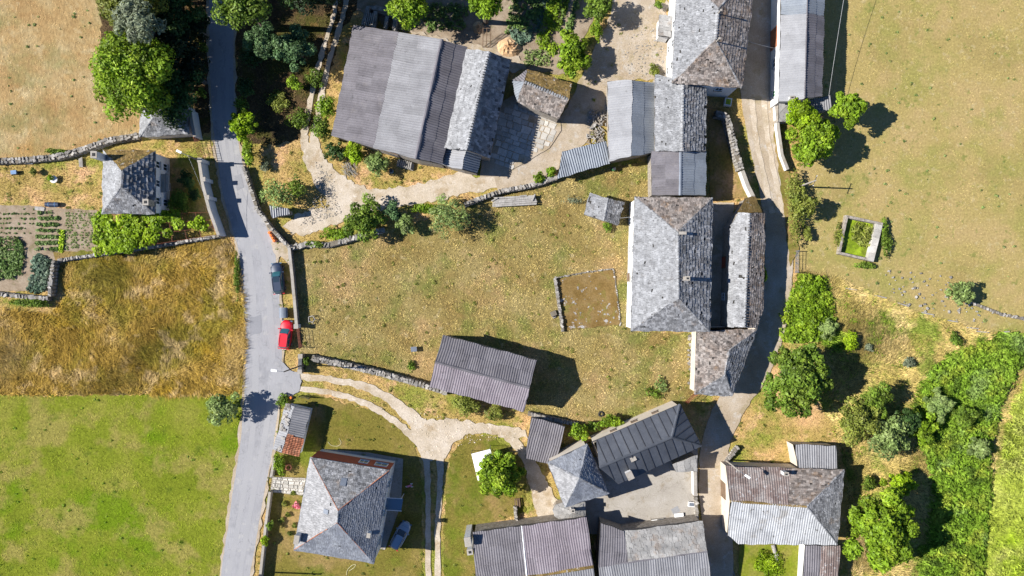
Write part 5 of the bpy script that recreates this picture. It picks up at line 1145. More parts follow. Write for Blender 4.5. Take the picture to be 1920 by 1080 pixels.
# the meadow's upper edge
tree('large bronze green bush on the meadow wall', 684, 412, 43, 4.6, 'leaf_mid', 95, .28, 13, seed=25, ls=.36, spread=.75)
shrub('blue green bush behind the bronze bush', 738, 395, 19, 3.2, 'leaf_blue', seed=26)
shrub('pale shrub on the meadow side of the wall', 761, 424, 20, 2.6, 'leaf_pale', seed=27)
tree('feathery sparse tree by the stone water trough', 840, 406, 42, 5.0, 'leaf_pale', 46, .34, 12, seed=28, shell=.6, asp=.3)
shrub('low bright hedge along the rubble wall', 628, 439, 30, 1.3, 'leaf_bright', ry=12, seed=29, name='hedge', cat='hedge')
shrub('low green hedge between the bushes and the feathery tree', 800, 394, 32, 1.6, 'leaf_bright', ry=11, seed=30, name='hedge', cat='hedge')
shrub('weedy clump at the corner of the rubble wall', 590, 458, 18, 1.2, 'leaf_mid', seed=31, ry=8)
shrub('round clipped bush at the track wall, smaller one', 1033, 322, 12, 1.8, 'leaf_bright', seed=32, ls=.3, lobes=12)
shrub('round clipped bush at the track wall, larger one', 1011, 334, 14, 1.8, 'leaf_bright', seed=33, ls=.3, lobes=12)
shrub('dry twiggy bush by the tiny slate hut', 1075, 376, 24, 1.1, 'leaf_silver', dens=22, seed=34, ry=10, size=.3, asp=.2)
shrub('green weeds at the foot of the tiny slate hut', 1140, 424, 12, .8, 'leaf_mid', seed=35)
# garden behind the barn
tree('bright rounded tree behind the ruin', 768, 8, 44, 8.0, 'leaf_bright', 90, .32, 12, seed=36)
tree('slender bright tree at the back of the kitchen garden', 908, 12, 35, 8.0, 'leaf_bright', 85, .34, 9, seed=37)
tree('shady tree over the kitchen garden', 680, -70, 60, 12, 'leaf_dark', 55, .34, 10, seed=38)
tree('deep green tree beyond the kitchen garden', 850, -75, 62, 12, 'leaf_dark', 55, .34, 10, seed=39)
tree('tall shady tree beyond the bean rows', 960, -60, 55, 11, 'leaf_deep', 55, .34, 10, seed=40)
tree('big lime walnut bush between garden and sandy lane', 1072, 100, 38, 5.0, 'leaf_bright', 100, .32, 12, seed=41, ry=48, ls=.36)
tree('green tree at the top of the sandy lane', 1122, 12, 30, 5.0, 'leaf_mid', 85, .3, 10, seed=42)
shrub('narrow hedge joining the lane trees', 1118, 55, 12, 2.0, 'leaf_bright', ry=26, seed=43, name='hedge', cat='hedge')
shrub('tiny clipped bush in front of the tall slate house', 1234, 10, 8, 1.4, 'leaf_mid', seed=44)
shrub('yellow flowering bush by the house yard', 1228, 133, 12, 1.1, 'leaf_olive', seed=45)
# east of the lane
tree('green tree standing out on the pasture by the ribbed lean-to', 1590, 203, 36, 6.6, 'leaf_bright', 95, .34, 11, seed=46, ls=.36)
tree('big dense green tree over the lane wall', 1522, 262, 47, 7.2, 'leaf_bright', 95, .36, 13, seed=47, ry=54, ls=.36)
tree('lime green tree covering the flat dark roof', 1506, 215, 32, 6.2, 'leaf_lime', 85, .34, 9, seed=48)
shrub('hedge of young trees along the pasture edge', 1490, 382, 16, 2.4, 'leaf_olive', ry=62, seed=49, name='hedge', cat='hedge', lobes=12, spread=.8)
tree('bushy tree beside the pasture hedge', 1508, 388, 24, 4.6, 'leaf_olive', 80, .3, 9, seed=50)
shrub('dark weeds along the shaded side of the stone basin', 1660, 448, 11, 1.0, 'leaf_mid', ry=36, seed=51)
shrub('weedy fringe at the lower corner of the stone basin', 1622, 497, 20, .8, 'leaf_mid', ry=9, seed=52)
shrub('straw green weeds on the lane side of the stone basin', 1573, 445, 10, .9, 'leaf_olive', ry=26, seed=53)
tree('lone round pale tree on the pasture', 1800, 548, 27, 3.4, 'leaf_pale', 95, .28, 11, seed=54, ls=.36)
tree('largest dark leaved tree beside the lane bend', 1494, 706, 66, 9.2, 'leaf_mid', 95, .38, 22, seed=55, ry=70, ls=.3, spread=.82, tone=.35)
shrub('blue grey broom bush among the ferns', 1552, 616, 19, 1.8, 'leaf_pale', seed=56, asp=.2, size=.45, lobes=11, spread=.85, ls=.3)
shrub('bright bush at the edge of the fern bank', 1592, 640, 18, 1.6, 'leaf_lime', seed=57)
tree('pale fruit tree above the half hipped barn', 1608, 785, 42, 5.6, 'leaf_olive', 80, .32, 10, seed=58)
tree('yellow green fruit tree beside the pale fruit tree', 1664, 815, 43, 5.6, 'leaf_pale', 75, .32, 10, seed=59)
tree('small dark tree behind the fruit trees', 1640, 750, 32, 5.0, 'leaf_mid', 80, .3, 8, seed=60)
shrub('silvery willow bush at the fern thicket edge', 1757, 758, 28, 3.0, 'leaf_pale', seed=61, asp=.2, size=.5, lobes=12, spread=.85, ls=.3)
shrub('round blue green tree in the fern thicket', 1805, 780, 24, 3.0, 'leaf_mid', seed=62, lobes=12, ls=.34)
tree('largest bright tree south of the half hipped barn', 1652, 988, 68, 10.5, 'leaf_bright', 90, .38, 20, seed=64, ry=80, ls=.32, spread=.8, tone=.3)
tree('round lime tree beside the biggest bright tree', 1687, 906, 29, 4.0, 'leaf_lime', 100, .3, 11, seed=65, ls=.34)
shrub('small green bush next to the lime tree', 1628, 907, 16, 1.6, 'leaf_mid', seed=66)
shrub('grey green thistle bush on the straw scrub', 1702, 680, 12, 1.2, 'leaf_silver', seed=67)
shrub('isolated small bush near the pasture posts', 1790, 636, 13, 1.2, 'leaf_mid', seed=68)
shrub('grey weeds low on the straw scrub', 1630, 652, 10, .6, 'leaf_silver', seed=69)
for lab, x, y, rr_, tp, mm_ in (('leafy alder rising from the fern thicket by the silvery willow', 1730, 800, 30, 3.2, 'leaf_bright'), ('dark alder in the shade of the fruit trees', 1700, 790, 26, 4.2, 'leaf_dark'),
        ('pale sallow bush beside the light green reeds', 1835, 840, 22, 2.6, 'leaf_pale'),
        ('spreading bramble bush under the lane fern bank', 1520, 600, 26, 1.5, 'leaf_bright'), ('light green hazel at the top of the lane fern bank', 1520, 540, 24, 1.5, 'leaf_bright')):
    tree(lab, x, y, rr_, tp, mm_, 85, .34, 10, seed=int(x), ls=.42, spread=.75)
# lower half
tree('grey green tree at the corner of the green field', 418, 766, 33, 4.8, 'leaf_pale', 70, .3, 11, seed=70, shell=.7)
tree('leafy walnut tree beside the white canopy', 936, 886, 47, 5.4, 'leaf_bright', 95, .34, 14, seed=71, ls=.36, spread=.75)
shrub('spiky bush under the eave of the mauve roofed barn', 873, 756, 27, 2.4, 'leaf_olive', seed=72, asp=.22, size=.45)
shrub('second spiky bush at the corner of the mauve roofed barn', 929, 772, 19, 1.8, 'leaf_olive', seed=73, asp=.22, size=.4)
shrub('green elder bush behind the small corrugated shed', 1082, 812, 19, 2.8, 'leaf_bright', seed=74)
shrub('bright bush under the long eave of the metal roof', 1147, 790, 27, 2.2, 'leaf_bright', ry=14, seed=75)
shrub('brushy dark clump behind the oven path shed', 1110, 800, 16, 1.6, 'leaf_mid', seed=76, ry=10)
shrub('meadow weed clump near the metal roof', 1225, 738, 22, .7, 'leaf_mid', seed=77, ry=12, dens=40)
shrub('second meadow weed clump near the wedge shaped house', 1240, 722, 16, .6, 'leaf_pale', seed=78, dens=40)
shrub('round clipped bush on the low garden wall, darker', 506, 985, 9, 1.9, 'leaf_mid', seed=79, lobes=12, ls=.3)
shrub('round clipped bush on the low garden wall, yellow green', 497, 1014, 10, 1.9, 'leaf_lime', seed=80, lobes=12, ls=.3)
shrub('leafy bush behind the red tiled henhouse end', 524, 872, 12, 1.8, 'leaf_bright', ry=22, seed=81)
shrub('clipped bush between the entrance piers', 574, 677, 9, 1.7, 'leaf_mid', seed=82, lobes=12, ls=.3)
shrub('small weed tuft on the open meadow', 770, 686, 9, .6, 'leaf_mid', seed=83)
shrub('shade weeds at the farm gate', 530, 752, 14, .9, 'leaf_mid', seed=84)
shrub('orange edged flower bed on the house lawn', 556, 948, 7, .5, 'flower', seed=85)
for i, (x, y) in enumerate(((534, 945), (540, 965), (550, 925), (528, 975), (544, 1000), (552, 985))):
    shrub('low perennial on the bed before the hip roofed house', x, y, 5, .5, 'leaf_olive', seed=90 + i, name='perennial', cat='plant', group='perennials before the hip roofed house')
shrub('ivy mass on the wall below the vegetable garden', 60, 567, 40, 1.5, 'leaf_mid', ry=10, seed=97, name='ivy', cat='ivy')
shrub('green plants against the lane wall of the long narrow range', 1433, 515, 4, 3.4, 'leaf_lime', ry=14, seed=98, name='climber', cat='plant')
shrub('road verge weeds beside the hay meadow', 445, 520, 6, .7, 'leaf_mid', ry=45, seed=99, name='verge_weeds', cat='weeds')
shrub('small tree sapling on the white house yard', 64, 322, 8, 1.2, 'leaf_olive', seed=100)
shrub('hay bush beside the pasture gate', 1512, 440, 9, 1.4, 'leaf_olive', ry=20, seed=101)
shrub('yellow green weed carpet of the walled plot below the half hipped barn', 1440, 1060, 34, .7, 'leaf_lime', ry=30, seed=102, dens=60, name='weed_patch', cat='weeds')
# vine pergola
pg = thing('pergola', W(290, 438), 'metal pergola frame carrying the grape vine beside the white house', 'pergola')
cor = [(185, 402), (392, 398), (404, 440), (188, 474)]
for i in range(9):
    u = i / 8; a = W(185 + (392 - 185) * u, 402 - 4 * u, 2.3); c = W(188 + (404 - 188) * u, 474 - 34 * u, 2.3)
    MB().tube(a, c, .03).build('cross_bar', 'rust_metal', pg)
    for p in (a, c): MB().tube((p.x, p.y, -.05), (p.x, p.y, 2.3), .035).build('post', 'rust_metal', pg)
for k in range(4):
    u = k / 3; a = W(185 + 3 * u, 402 + 72 * u, 2.34); c = W(392 + 12 * u, 398 + 42 * u, 2.34); MB().tube(a, c, .02).build('long_bar', 'rust_metal', pg)
vn = thing('grape_vine', W(250, 440), 'grape vine with bright leaves spreading over the pergola', 'vine')
rr = random.Random(5); lb = []
for i in range(84):
    u = rr.random() ** 1.5
    if u > .6 and rr.random() < .75: continue
    v = rr.random(); x = 183 + 200 * u; y = 405 + (66 - 30 * u) * v * (1 if u < .55 else .75); p = W(x, y, 2.4); s = rr.uniform(.5, 1.0); lb.append((p.x, p.y, 2.4 + rr.uniform(-.2, .2), s, s, .35))
leaves('foliage', lb, 7000, .34, 'leaf_lime', vn, 7, 1.0, .8)
for i in range(5):
    p = W(195 + i * 40, 440, .0); MB().tube((p.x, p.y, -.05), (p.x + .1, p.y, 2.35), .06, .03).build('stem', 'bark', vn)
# crops
def crop(name, label, poly, m, n, h, size, seed, rows=None, ang=0, asp=.5, up=.6):
    """plants of one bed; rows: row spacing in survey units"""
    rs = random.Random(seed); x0, x1 = min(p[0] for p in poly), max(p[0] for p in poly); y0, y1 = min(p[1] for p in poly), max(p[1] for p in poly); lb = []
    for i in range(n * 4):
        if len(lb) >= n: break
        x, y = rs.uniform(x0, x1), rs.uniform(y0, y1)
        if rows:
            if ang == 0: y = y0 + round((y - y0) / rows) * rows + rs.uniform(-1, 1)
            else: x = x0 + round((x - x0) / rows) * rows + rs.uniform(-1, 1)
        if in_poly(x, y, poly): p = W(x, y); lb.append((p.x, p.y, h * .5, *[min(1.2, h) * rs.uniform(.5, 1)] * 2, h * rs.uniform(.3, .85)))
    o = leaves(name, lb, n * 14, size, m, None, seed, up, asp); return tag(o, label, None, None, 'stuff')
crop('potato_bed', 'leafy potato bed at the edge of the vegetable garden', [(-60, 445), (40, 448), (46, 470), (40, 520), (-60, 530)], 'crop_green', 420, .42, .3, 1)
crop('cabbage_bed', 'blue green cabbage bed beside the garden path', [(66, 478), (96, 486), (90, 545), (56, 547)], 'crop_blue', 130, .42, .34, 2, asp=.8)
crop('bean_rows', 'rows of young beans on the tan bed', [(72, 398), (112, 398), (112, 468), (70, 468)], 'crop_green', 130, .34, .26, 3, rows=11.5)
crop('onion_rows', 'thin upright onion rows beside the bean bed', [(124, 396), (178, 396), (180, 466), (124, 468)], 'leaf_pale', 260, .16, .2, 4, rows=4.5, asp=.2)
crop('seedling_rows', 'sparse seedlings on the pale bed by the yard path', [(-60, 392), (68, 392), (62, 440), (-60, 438)], 'crop_green', 150, .16, .16, 5, rows=9)
crop('lettuce_row', 'double row of bright lime lettuce', [(114, 432), (121, 432), (121, 470), (114, 470)], 'lime_crop', 40, .28, .26, 6, rows=4.5, ang=1, asp=.9)
crop('bean_rows', 'tall climbing bean row in the kitchen garden behind the barn', [(1038, -20), (1060, -20), (1024, 92), (1004, 92)], 'leaf_bright', 110, .7, .3, 7)
crop('cabbage_bed', 'grey cabbages at the end of the kitchen garden rows', [(958, 58), (1000, 50), (990, 82), (968, 84)], 'crop_blue', 46, .5, .34, 8, asp=.8)
crop('potato_bed', 'shaded potato bed under the garden trees', [(960, 0), (1030, -10), (1005, 55), (950, 60)], 'crop_green', 120, .5, .32, 9)
for k, lab_ in enumerate(('low salad row beside the garden path', 'low bean row next to the bright lane hedge', 'leek row between the potato bed and the climbing beans')):
    x_ = (1082, 1060, 1022)[k]
    crop('crop_row', lab_, [(x_ + 6, -20), (x_ + 14, -20), (x_ - 14, 60), (x_ - 22, 60)], ('crop_green', 'leaf_mid', 'crop_blue')[k], 45, .4, .3, 50 + k)
crop('potato_bed', 'leafy bed in the shade between the ruin and the slender tree', [(790, 10), (880, 5), (870, 55), (800, 60)], 'crop_green', 130, .4, .3, 55)
crop('weed_patch', 'grey green weeds on the clay bank by the mossy barn', [(985, 98), (1030, 92), (1030, 122), (985, 125)], 'leaf_pale', 60, .4, .24, 10)
crop('reed_clump', 'dark reeds growing in the green basin', [(1598, 418), (1638, 425), (1630, 460), (1602, 455)], 'leaf_olive', 40, .6, .6, 11, asp=.18)
crop('bramble_cover', 'bramble leaves over the fern bank beside the lane', [(1500, 512), (1545, 525), (1560, 570), (1560, 615), (1530, 640), (1465, 640), (1462, 600)], 'leaf_bright', 320, .65, .34, 12, up=1.2)
crop('fern_cover', 'tall fern fronds filling the stream bank thicket', [(1745, 690), (1800, 660), (1920, 625), (1990, 640), (1905, 690), (1870, 760), (1850, 860), (1850, 980), (1830, 1110), (1720, 1110), (1745, 1000), (1755, 920), (1735, 850), (1720, 790)], 'fern', 2600, .75, .44, 13, asp=.35, up=1.6)
crop('reed_cover', 'pale reed edge along the stream beside the fern thicket', [(1930, 690), (1985, 690), (1985, 1110), (1845, 1110), (1855, 950), (1885, 800)], 'reed', 900, .7, .5, 14, asp=.14, up=1.6)
# dark green tufts dotted over the meadow and the pasture
def tufts(label, zid, n, m, seed, rad=.35):
    rs = np.random.RandomState(seed); ys, xs = np.nonzero(ZONE == zid); kp = (xs + GX0 > -40) & (xs + GX0 < 1960) & (ys + GY0 > -40) & (ys + GY0 < 1120); xs, ys = xs[kp], ys[kp]
    i = rs.randint(0, len(xs), n); lb = []
    for j in i:
        s_ = rad * rs.uniform(.35, 1.2); lb.append(((xs[j] + GX0 - 960) / SPX, (540 - ys[j] - GY0) / SPX, .06, s_, s_ * rs.uniform(.6, 1), s_ * .6))
    tag(leaves('weed_tufts', lb, n * 16, .24, m, None, seed, .5, .25), label, None, None, 'stuff')
tufts('dark green weed tufts dotted over the enclosed meadow', 2, 240, 'leaf_olive', 31, .3)
tufts('weed tufts dotted over the pale pasture', 5, 130, 'leaf_pale', 32, .24)
tufts('rank green tufts dotted over the grazed field', 4, 90, 'leaf_bright', 33, .22)
tufts('weeds dotted over the yards and verges', 6, 380, 'leaf_olive', 34, .28)
tufts('weeds dotted over the mown straw field', 1, 50, 'leaf_pale', 35, .2)
tufts('weeds dotted over the house lawns', 7, 150, 'leaf_olive', 36, .25)
tufts('green weeds among the straw of the scrub', 8, 420, 'leaf_bright', 37, .6)
# grass of every field
grass('grass_cover', 1, 'straw stubble of the mown field', 'dry_field', 26, .1, .3, .07, .9, 1, .18)
grass('grass_cover', 2, 'dry tussocks of the enclosed meadow', 'meadow', 62, .14, .42, .085, .7, 2, .45, clump=.5)
grass('grass_cover', 3, 'tall lodged hay stems', 'hay', 120, .5, 1.2, .085, .85, 3, .5, 2.5, .7)
grass('grass_cover', 4, 'short green grass of the grazed field', 'lawn', 55, .1, .32, .075, .7, 4, .4, clump=.3)
grass('grass_cover', 5, 'short pale grass of the pasture', 'pasture', 30, .1, .3, .075, .8, 5, .25, clump=.4)
grass('grass_cover', 6, 'patchy grass of the yards and verges', 'yard_grass', 52, .12, .35, .07, .7, 6, .45, 7.0)
grass('grass_cover', 7, 'mown grass of the house lawns', 'house_lawn', 52, .1, .28, .07, .7, 7, .4, 6.0)
grass('grass_cover', 8, 'long lodged straw of the scrub', 'straw_scrub', 90, .4, .95, .085, .85, 8, .45, 4, .9)
grass('grass_cover', 9, 'sparse weeds on the shaded orchard soil', 'wood_floor', 24, .15, .4, .08, .7, 9, .5)
grass('grass_cover', 10, 'fern undergrowth leaves on the banks', 'fern', 70, .35, .8, .14, .7, 10, .9)
grass('grass_cover', 11, 'combed light green reeds', 'reed', 110, .5, 1.1, .09, .85, 11, .6, 4, -1.2)
grass('grass_cover', 13, 'sparse weeds on the gravel tracks', 'yard_grass', 5, .1, .3, .07, .7, 13, .4, 2, clump=.9)
grass('grass_cover', 12, 'dry stems on the threshing floor', 'rust_floor', 40, .1, .25, .07, .7, 12, .4, 1)

# ================================================================== VEHICLES AND SMALL THINGS
def car(label, px, py, ang, paint_m, glass_m, L=4.3, Wd=1.75, Hh=1.48, wagon=True, pickup=False, name='parked_car'):
    p = W(px, py); t = thing(name, (p.x, p.y, 0), label, 'car', 'parked cars')
    M = Matrix.Translation((p.x, p.y, 0)) @ Matrix.Rotation(ang, 4, 'Z')
    def ring(xs, xe, hw, z, n=28, ex=3.6, taper=.0):
        o = []; cx, lx = (xs + xe) / 2, (xe - xs) / 2
        for i in range(n):
            a = 2 * math.pi * i / n; c, s = math.cos(a), math.sin(a)
            x = math.copysign(abs(c) ** (2 / ex), c) * lx; y = math.copysign(abs(s) ** (2 / ex), s) * hw * (1 - taper * max(0, x / lx) ** 2)
            o.append(M @ Vector((cx + x, y, z)))
        return o
    def loft(rs, cap0=True, cap1=True):
        n = len(rs[0]); v = [q for r_ in rs for q in r_]; f = []
        for j in range(len(rs) - 1):
            for i in range(n): f.append((j * n + i, j * n + (i + 1) % n, (j + 1) * n + (i + 1) % n, (j + 1) * n + i))
        if cap0: f.append(tuple(range(n - 1, -1, -1)))
        if cap1: f.append(tuple(range((len(rs) - 1) * n, len(rs) * n)))
        return v, f
    h, w = L / 2, Wd / 2
    v, f = loft([ring(-h + .12, h - .16, w - .1, .22), ring(-h + .02, h - .02, w - .02, .42, taper=.06), ring(-h, h, w, .62, taper=.07), ring(-h + .03, h - .08, w - .03, .82, taper=.09), ring(-h + .1, h - .28, w - .1, .93, taper=.12)])
    body = raw('body', v, f, paint_m, t, smooth=True)
    cf, cr = .19 * L, (-h + .16 if wagon else -h + .75)       # cowl, tail of the greenhouse
    v, f = loft([ring(cr, cf + .12, w - .14, .92, ex=5), ring(cr + .1, cf - .25, w - .2, 1.2, ex=5), ring(cr + .28, cf - .62, w - .28, Hh - .06, ex=5)])
    raw('window_glass', v, f, glass_m, t, smooth=False)
    v, f = loft([ring(cr + .24, cf - .58, w - .255, Hh - .055, ex=5), ring(cr + .3, cf - .66, w - .3, Hh, ex=5)])
    raw('roof_panel', v, f, paint_m, t, smooth=False)
    bx = lambda c, d, m, nm, par=t: MB().box(M @ Vector(c), d, ang).build(nm, m, par)
    for s in (-1, 1):
        a, b_ = M @ Vector((cf + .08, s * (w - .16), .94)), M @ Vector((cf - .62, s * (w - .27), Hh - .03)); MB().tube(a, b_, .045, .04, 6).build('pillar', paint_m, t)
        for x in (cf - 1.15, ): MB().tube(M @ Vector((x - .1, s * (w - .14), .94)), M @ Vector((x - .2, s * (w - .27), Hh - .04)), .04, .04, 6).build('pillar', paint_m, t)
        MB().tube(M @ Vector((cr + .02, s * (w - .18), .94)), M @ Vector((cr + .28, s * (w - .27), Hh - .03)), .06, .05, 6).build('pillar', paint_m, t)
        bx((cf - .02, s * (w + .04), .99), (.14, .2, .13), paint_m, 'mirror')
        bx((h - .12, s * (w - .32), .66), (.14, .36, .13), 'glass_sky', 'headlight'); bx((-h + .05, s * (w - .24), .72), (.08, .28, .16), 'red_paint', 'tail_light')
        for x in (h - .82, -h + .78):
            c = M @ Vector((x, s * (w - .12), .31)); d = (M.to_3x3() @ Vector((0, s, 0)))
            ty = MB().tube(c - d * .1, c + d * .11, .31, .31, 18).build('wheel', 'rubber', t); MB().tube(c + d * .1, c + d * .125, .19, .19, 14).build('rim', 'silver_metal', ty)
    bx((h - .04, 0, .45), (.06, .5, .11), 'white_paint', 'number_plate'); bx((-h + .0, 0, .5), (.06, .5, .11), 'white_paint', 'number_plate')
    bx((h - .62, 0, .945), (.02, 1.1, .02), 'dark_metal', 'bonnet_seam')
    if paint_m == 'navy_paint': bx((cf - 1.0, 0, Hh + .004), (.85, .85, .02), 'glass_dark', 'sunroof')
    for s in (-1, 1):
        MB().tube(M @ Vector((cr + .45, s * (w - .36), Hh + .03)), M @ Vector((cf - .8, s * (w - .36), Hh + .03)), .02).build('roof_rail', 'dark_metal', t)
    return t
up = math.pi / 2
car('dark blue estate car parked by the grey wall', 523.5, 522, up + .1, 'navy_paint', 'glass_teal', 4.55, 1.82, 1.5)
car('red hatchback parked before the meadow gate', 538, 627, up - .12, 'red_paint', 'glass_teal', 4.25, 1.82, 1.5)
car('blue car parked in the shade of the hip roofed house', 752, 1001, up - .5, 'blue_paint', 'glass_dark', 4.3, 1.78, 1.48)

def waste_bin(label, px, py, ang, sx, sy, m, lid):
    p = W(px, py); t = thing('waste_container', p, label, 'container'); M = Matrix.Translation(p) @ Matrix.Rotation(ang, 4, 'Z')
    mb = MB(); v = []
    for z, k in ((.2, .82), (1.1, 1.0)):
        for a, b in ((-1, -1), (1, -1), (1, 1), (-1, 1)): v.append(M @ Vector((a * sx / 2 * k, b * sy / 2 * k, z)))
    mb.add(v, [(0, 1, 5, 4), (1, 2, 6, 5), (2, 3, 7, 6), (3, 0, 4, 7), (0, 3, 2, 1), (4, 5, 6, 7)]); mb.build('bin_body', m, t)
    mb = MB(); n = 8; v = []
    for i in range(n + 1):
        a = math.pi * i / n
        for s in (-1, 1): v.append(M @ Vector((-math.cos(a) * (sx / 2 + .03), s * (sy / 2 + .03), 1.1 + .32 * math.sin(a))))
    mb.add(v, [(2 * i, 2 * i + 2, 2 * i + 3, 2 * i + 1) for i in range(n)] + [tuple(2 * i for i in range(n, -1, -1)), tuple(2 * i + 1 for i in range(n + 1))]); mb.build('lid', lid, t)
    for a in (-1, 1):
        for b in (-1, 1): c = M @ Vector((a * sx * .33, b * sy * .36, .1)); MB().tube(c + Vector((0, -.03, 0)), c + Vector((0, .03, 0)), .1, .1, 10).build('wheel', 'rubber', t)
        MB().tube(M @ Vector((0, a * (sy / 2 + .1), 1.0)), M @ Vector((0, a * (sy / 2 - .05), 1.0)), .04).build('trunnion', 'dark_metal', t)
waste_bin('grey waste container with rounded blue grey lid between the two cars', 535.5, 586, .04, 1.15, 1.45, 'dark_metal', 'silver_metal')

def group_box(name, label, cat, px, py, parts, rz=0, h0=0):
    """parts: (name, material, centre, size)"""
    p = W(px, py, h0); t = thing(name, (p.x, p.y, h0), label, cat); M = Matrix.Translation((p.x, p.y, h0)) @ Matrix.Rotation(rz, 4, 'Z')
    for nm, m, c, d in parts: MB().box(M @ Vector(c), d, rz).build(nm, m, t)
    return t
for i, (x, y) in enumerate(((508, 437), (511, 442), (514, 447), (517, 452))):
    p = W(x, y); t = thing('barrier_drum', p, 'orange plastic road drum by the drive gate', 'drum', 'orange road drums'); MB().lathe((p.x, p.y, -.01), [(.3, 0), (.3, .12), (.22, .14), (.2, .8), (.14, .86)], 14).build('drum_body', 'orange_plastic', t)
    MB().lathe((p.x, p.y, .38), [(.215, 0), (.21, .18)], 14).build('band', 'white_paint', t)
p = W(547, 745); t = thing('barrier_drum', p, 'lone orange marker drum at the farm gate', 'drum'); MB().lathe((p.x, p.y, -.01), [(.2, 0), (.2, .4), (.12, .5)], 12).build('drum_body', 'orange_plastic', t)
MB().lathe((p.x, p.y, .15), [(.208, 0), (.208, .1)], 12).build('band', 'white_paint', t)
group_box('beehive', 'small white box hive standing on the meadow', 'box', 777, 654, [('hive_body', 'white_paint', (0, 0, .38), (.75, .6, .5)), ('lid', 'silver_metal', (0, 0, .67), (.85, .7, .08)), ('stand', 'wood_brown', (0, 0, .06), (.7, .55, .14))], .1)
# weathered timber sled by the wall
p = W(965, 378); t = thing('timber_stack', p, 'weathered grey timber bed lying below the track wall', 'timber')
for i in range(5): MB().box((p.x, p.y - .55 + i * .28, .62 + R.uniform(-.02, .03)), (6.1 + R.uniform(-.3, .2), .25, .1), .06 + R.uniform(-.01, .01), .04).build('plank', 'wood_grey', t)
for x in (-2.6, 0, 2.6): MB().box((p.x + x, p.y + x * .06, .28), (.3, 1.4, .56), .06).build('bearer', 'wood_grey', t)
for x, y, a in ((-2.9, .2, .5), (2.7, .5, 1.2), (1.2, .75, .1)): MB().box((p.x + x, p.y + y, .78), (1.0, .18, .14), a, .1).build('loose_beam', 'wood_grey', t)
# pasture posts fallen along the boundary
for i, (x, y, L, a) in enumerate(((1595, 542, 20, -.15), (1650, 556, 22, -.25), (1692, 571, 22, -.3), (1738, 588, 22, -.2), (1785, 602, 18, -.15), (1822, 615, 22, -.1), (1840, 622, 24, -.1), (1886, 622, 10, .1))):
    p = W(x, y); d = Vector((math.cos(a), math.sin(a), 0)) * L / SPX / 2; t = tag(MB().tube(p - d + Vector((0, 0, .14)), p + d + Vector((0, 0, .22)), .1, .08, 7).build('fallen_post', 'wood_grey'), 'weathered fence post lying along the pasture boundary', 'post', 'fallen pasture posts')
# tripod stump, boulder, tyre, bench
p = W(586, 598); t = thing('wooden_frame', p, 'pale wooden trestle frame lying on the meadow by the wall', 'trestle')
for a in range(5):
    d = Vector((math.cos(a * 1.25), math.sin(a * 1.25), 0)); e2 = Vector((math.cos((a + 1) * 1.25), math.sin((a + 1) * 1.25), 0))
    MB().tube(p + d * .5 + Vector((0, 0, .55)), p + e2 * .5 + Vector((0, 0, .5)), .06).build('frame_bar', 'wood_grey', t); MB().tube(p + d * .5 + Vector((0, 0, .55)), p + d * .75 + Vector((.1, -.2, 0)), .05).build('leg', 'wood_grey', t)
p = W(1038, 588); t = thing('boulder_bench', p, 'dark stone block bench beside the ruined threshing floor', 'stone')
MB().box((p.x, p.y, .3), (.9, .7, .62), .4, .15).build('block', 'mortar', t); MB().box((p.x + .1, p.y - .45, .12), (.5, .35, .26), .5, .15).build('slab', 'dry_stone', t)
def torus(c, R0, r0, n=18, k=8):
    v = []; f = []
    for i in range(n):
        a = 2 * math.pi * i / n
        for j in range(k): b = 2 * math.pi * j / k; v.append((c[0] + math.cos(a) * (R0 + r0 * math.cos(b)), c[1] + math.sin(a) * (R0 + r0 * math.cos(b)), c[2] + r0 * math.sin(b)))
    for i in range(n):
        for j in range(k): f.append((i * k + j, ((i + 1) % n) * k + j, ((i + 1) % n) * k + (j + 1) % k, i * k + (j + 1) % k))
    return v, f
p = W(1127, 776); v, f = torus((p.x, p.y, .1), .32, .12); tag(raw('old_tyre', v, f, 'rubber', smooth=True), 'old black tyre lying at the lower edge of the meadow', 'tyre')
p = W(541, 876); v, f = torus((p.x, p.y, .12), .38, .14); tag(raw('planter_tyre', v, f, 'terracotta', smooth=True), 'round brown planter ring behind the henhouse', 'planter')
group_box('bench', 'dark wooden slat bench by the oven path', 'bench', 972, 941, [('slat', 'wood_brown', (-.45, 0, .45), (.18, 1.3, .06)), ('slat', 'wood_brown', (-.15, 0, .45), (.18, 1.3, .06)), ('slat', 'wood_brown', (.15, 0, .45), (.18, 1.3, .06)), ('leg', 'wood_brown', (-.15, .5, .2), (.7, .1, .42)), ('leg', 'wood_brown', (-.15, -.5, .2), (.7, .1, .42))], .1)
# canopy
t = thing('garden_canopy', W(905, 866), 'white cloth garden canopy half hidden by the walnut tree', 'canopy')
cs = [W(x, y, 2.5) for x, y in ((884, 851), (919, 842), (932, 884), (896, 902))]; ap = sum(cs, Vector()) / 4 + Vector((0, 0, .5)); v = []; f = []; n = 8
g4 = [[None] * (n + 1) for _ in range(n + 1)]
for i in range(n + 1):
    for j in range(n + 1):
        u, w_ = i / n, j / n; q = cs[0] * (1 - u) * (1 - w_) + cs[1] * u * (1 - w_) + cs[2] * u * w_ + cs[3] * (1 - u) * w_
        d = max(abs(u - .5), abs(w_ - .5)) * 2; q = q + Vector((0, 0, .75 * (1 - d) ** 1.3)); v.append(q)
for i in range(n):
    for j in range(n): f.append((i * (n + 1) + j, (i + 1) * (n + 1) + j, (i + 1) * (n + 1) + j + 1, i * (n + 1) + j + 1))
raw('canopy_cloth', v, f, 'white_cloth', t)
for c in cs: MB().tube((c.x, c.y, -.03), (c.x, c.y, 2.52), .035).build('pole', 'silver_metal', t)
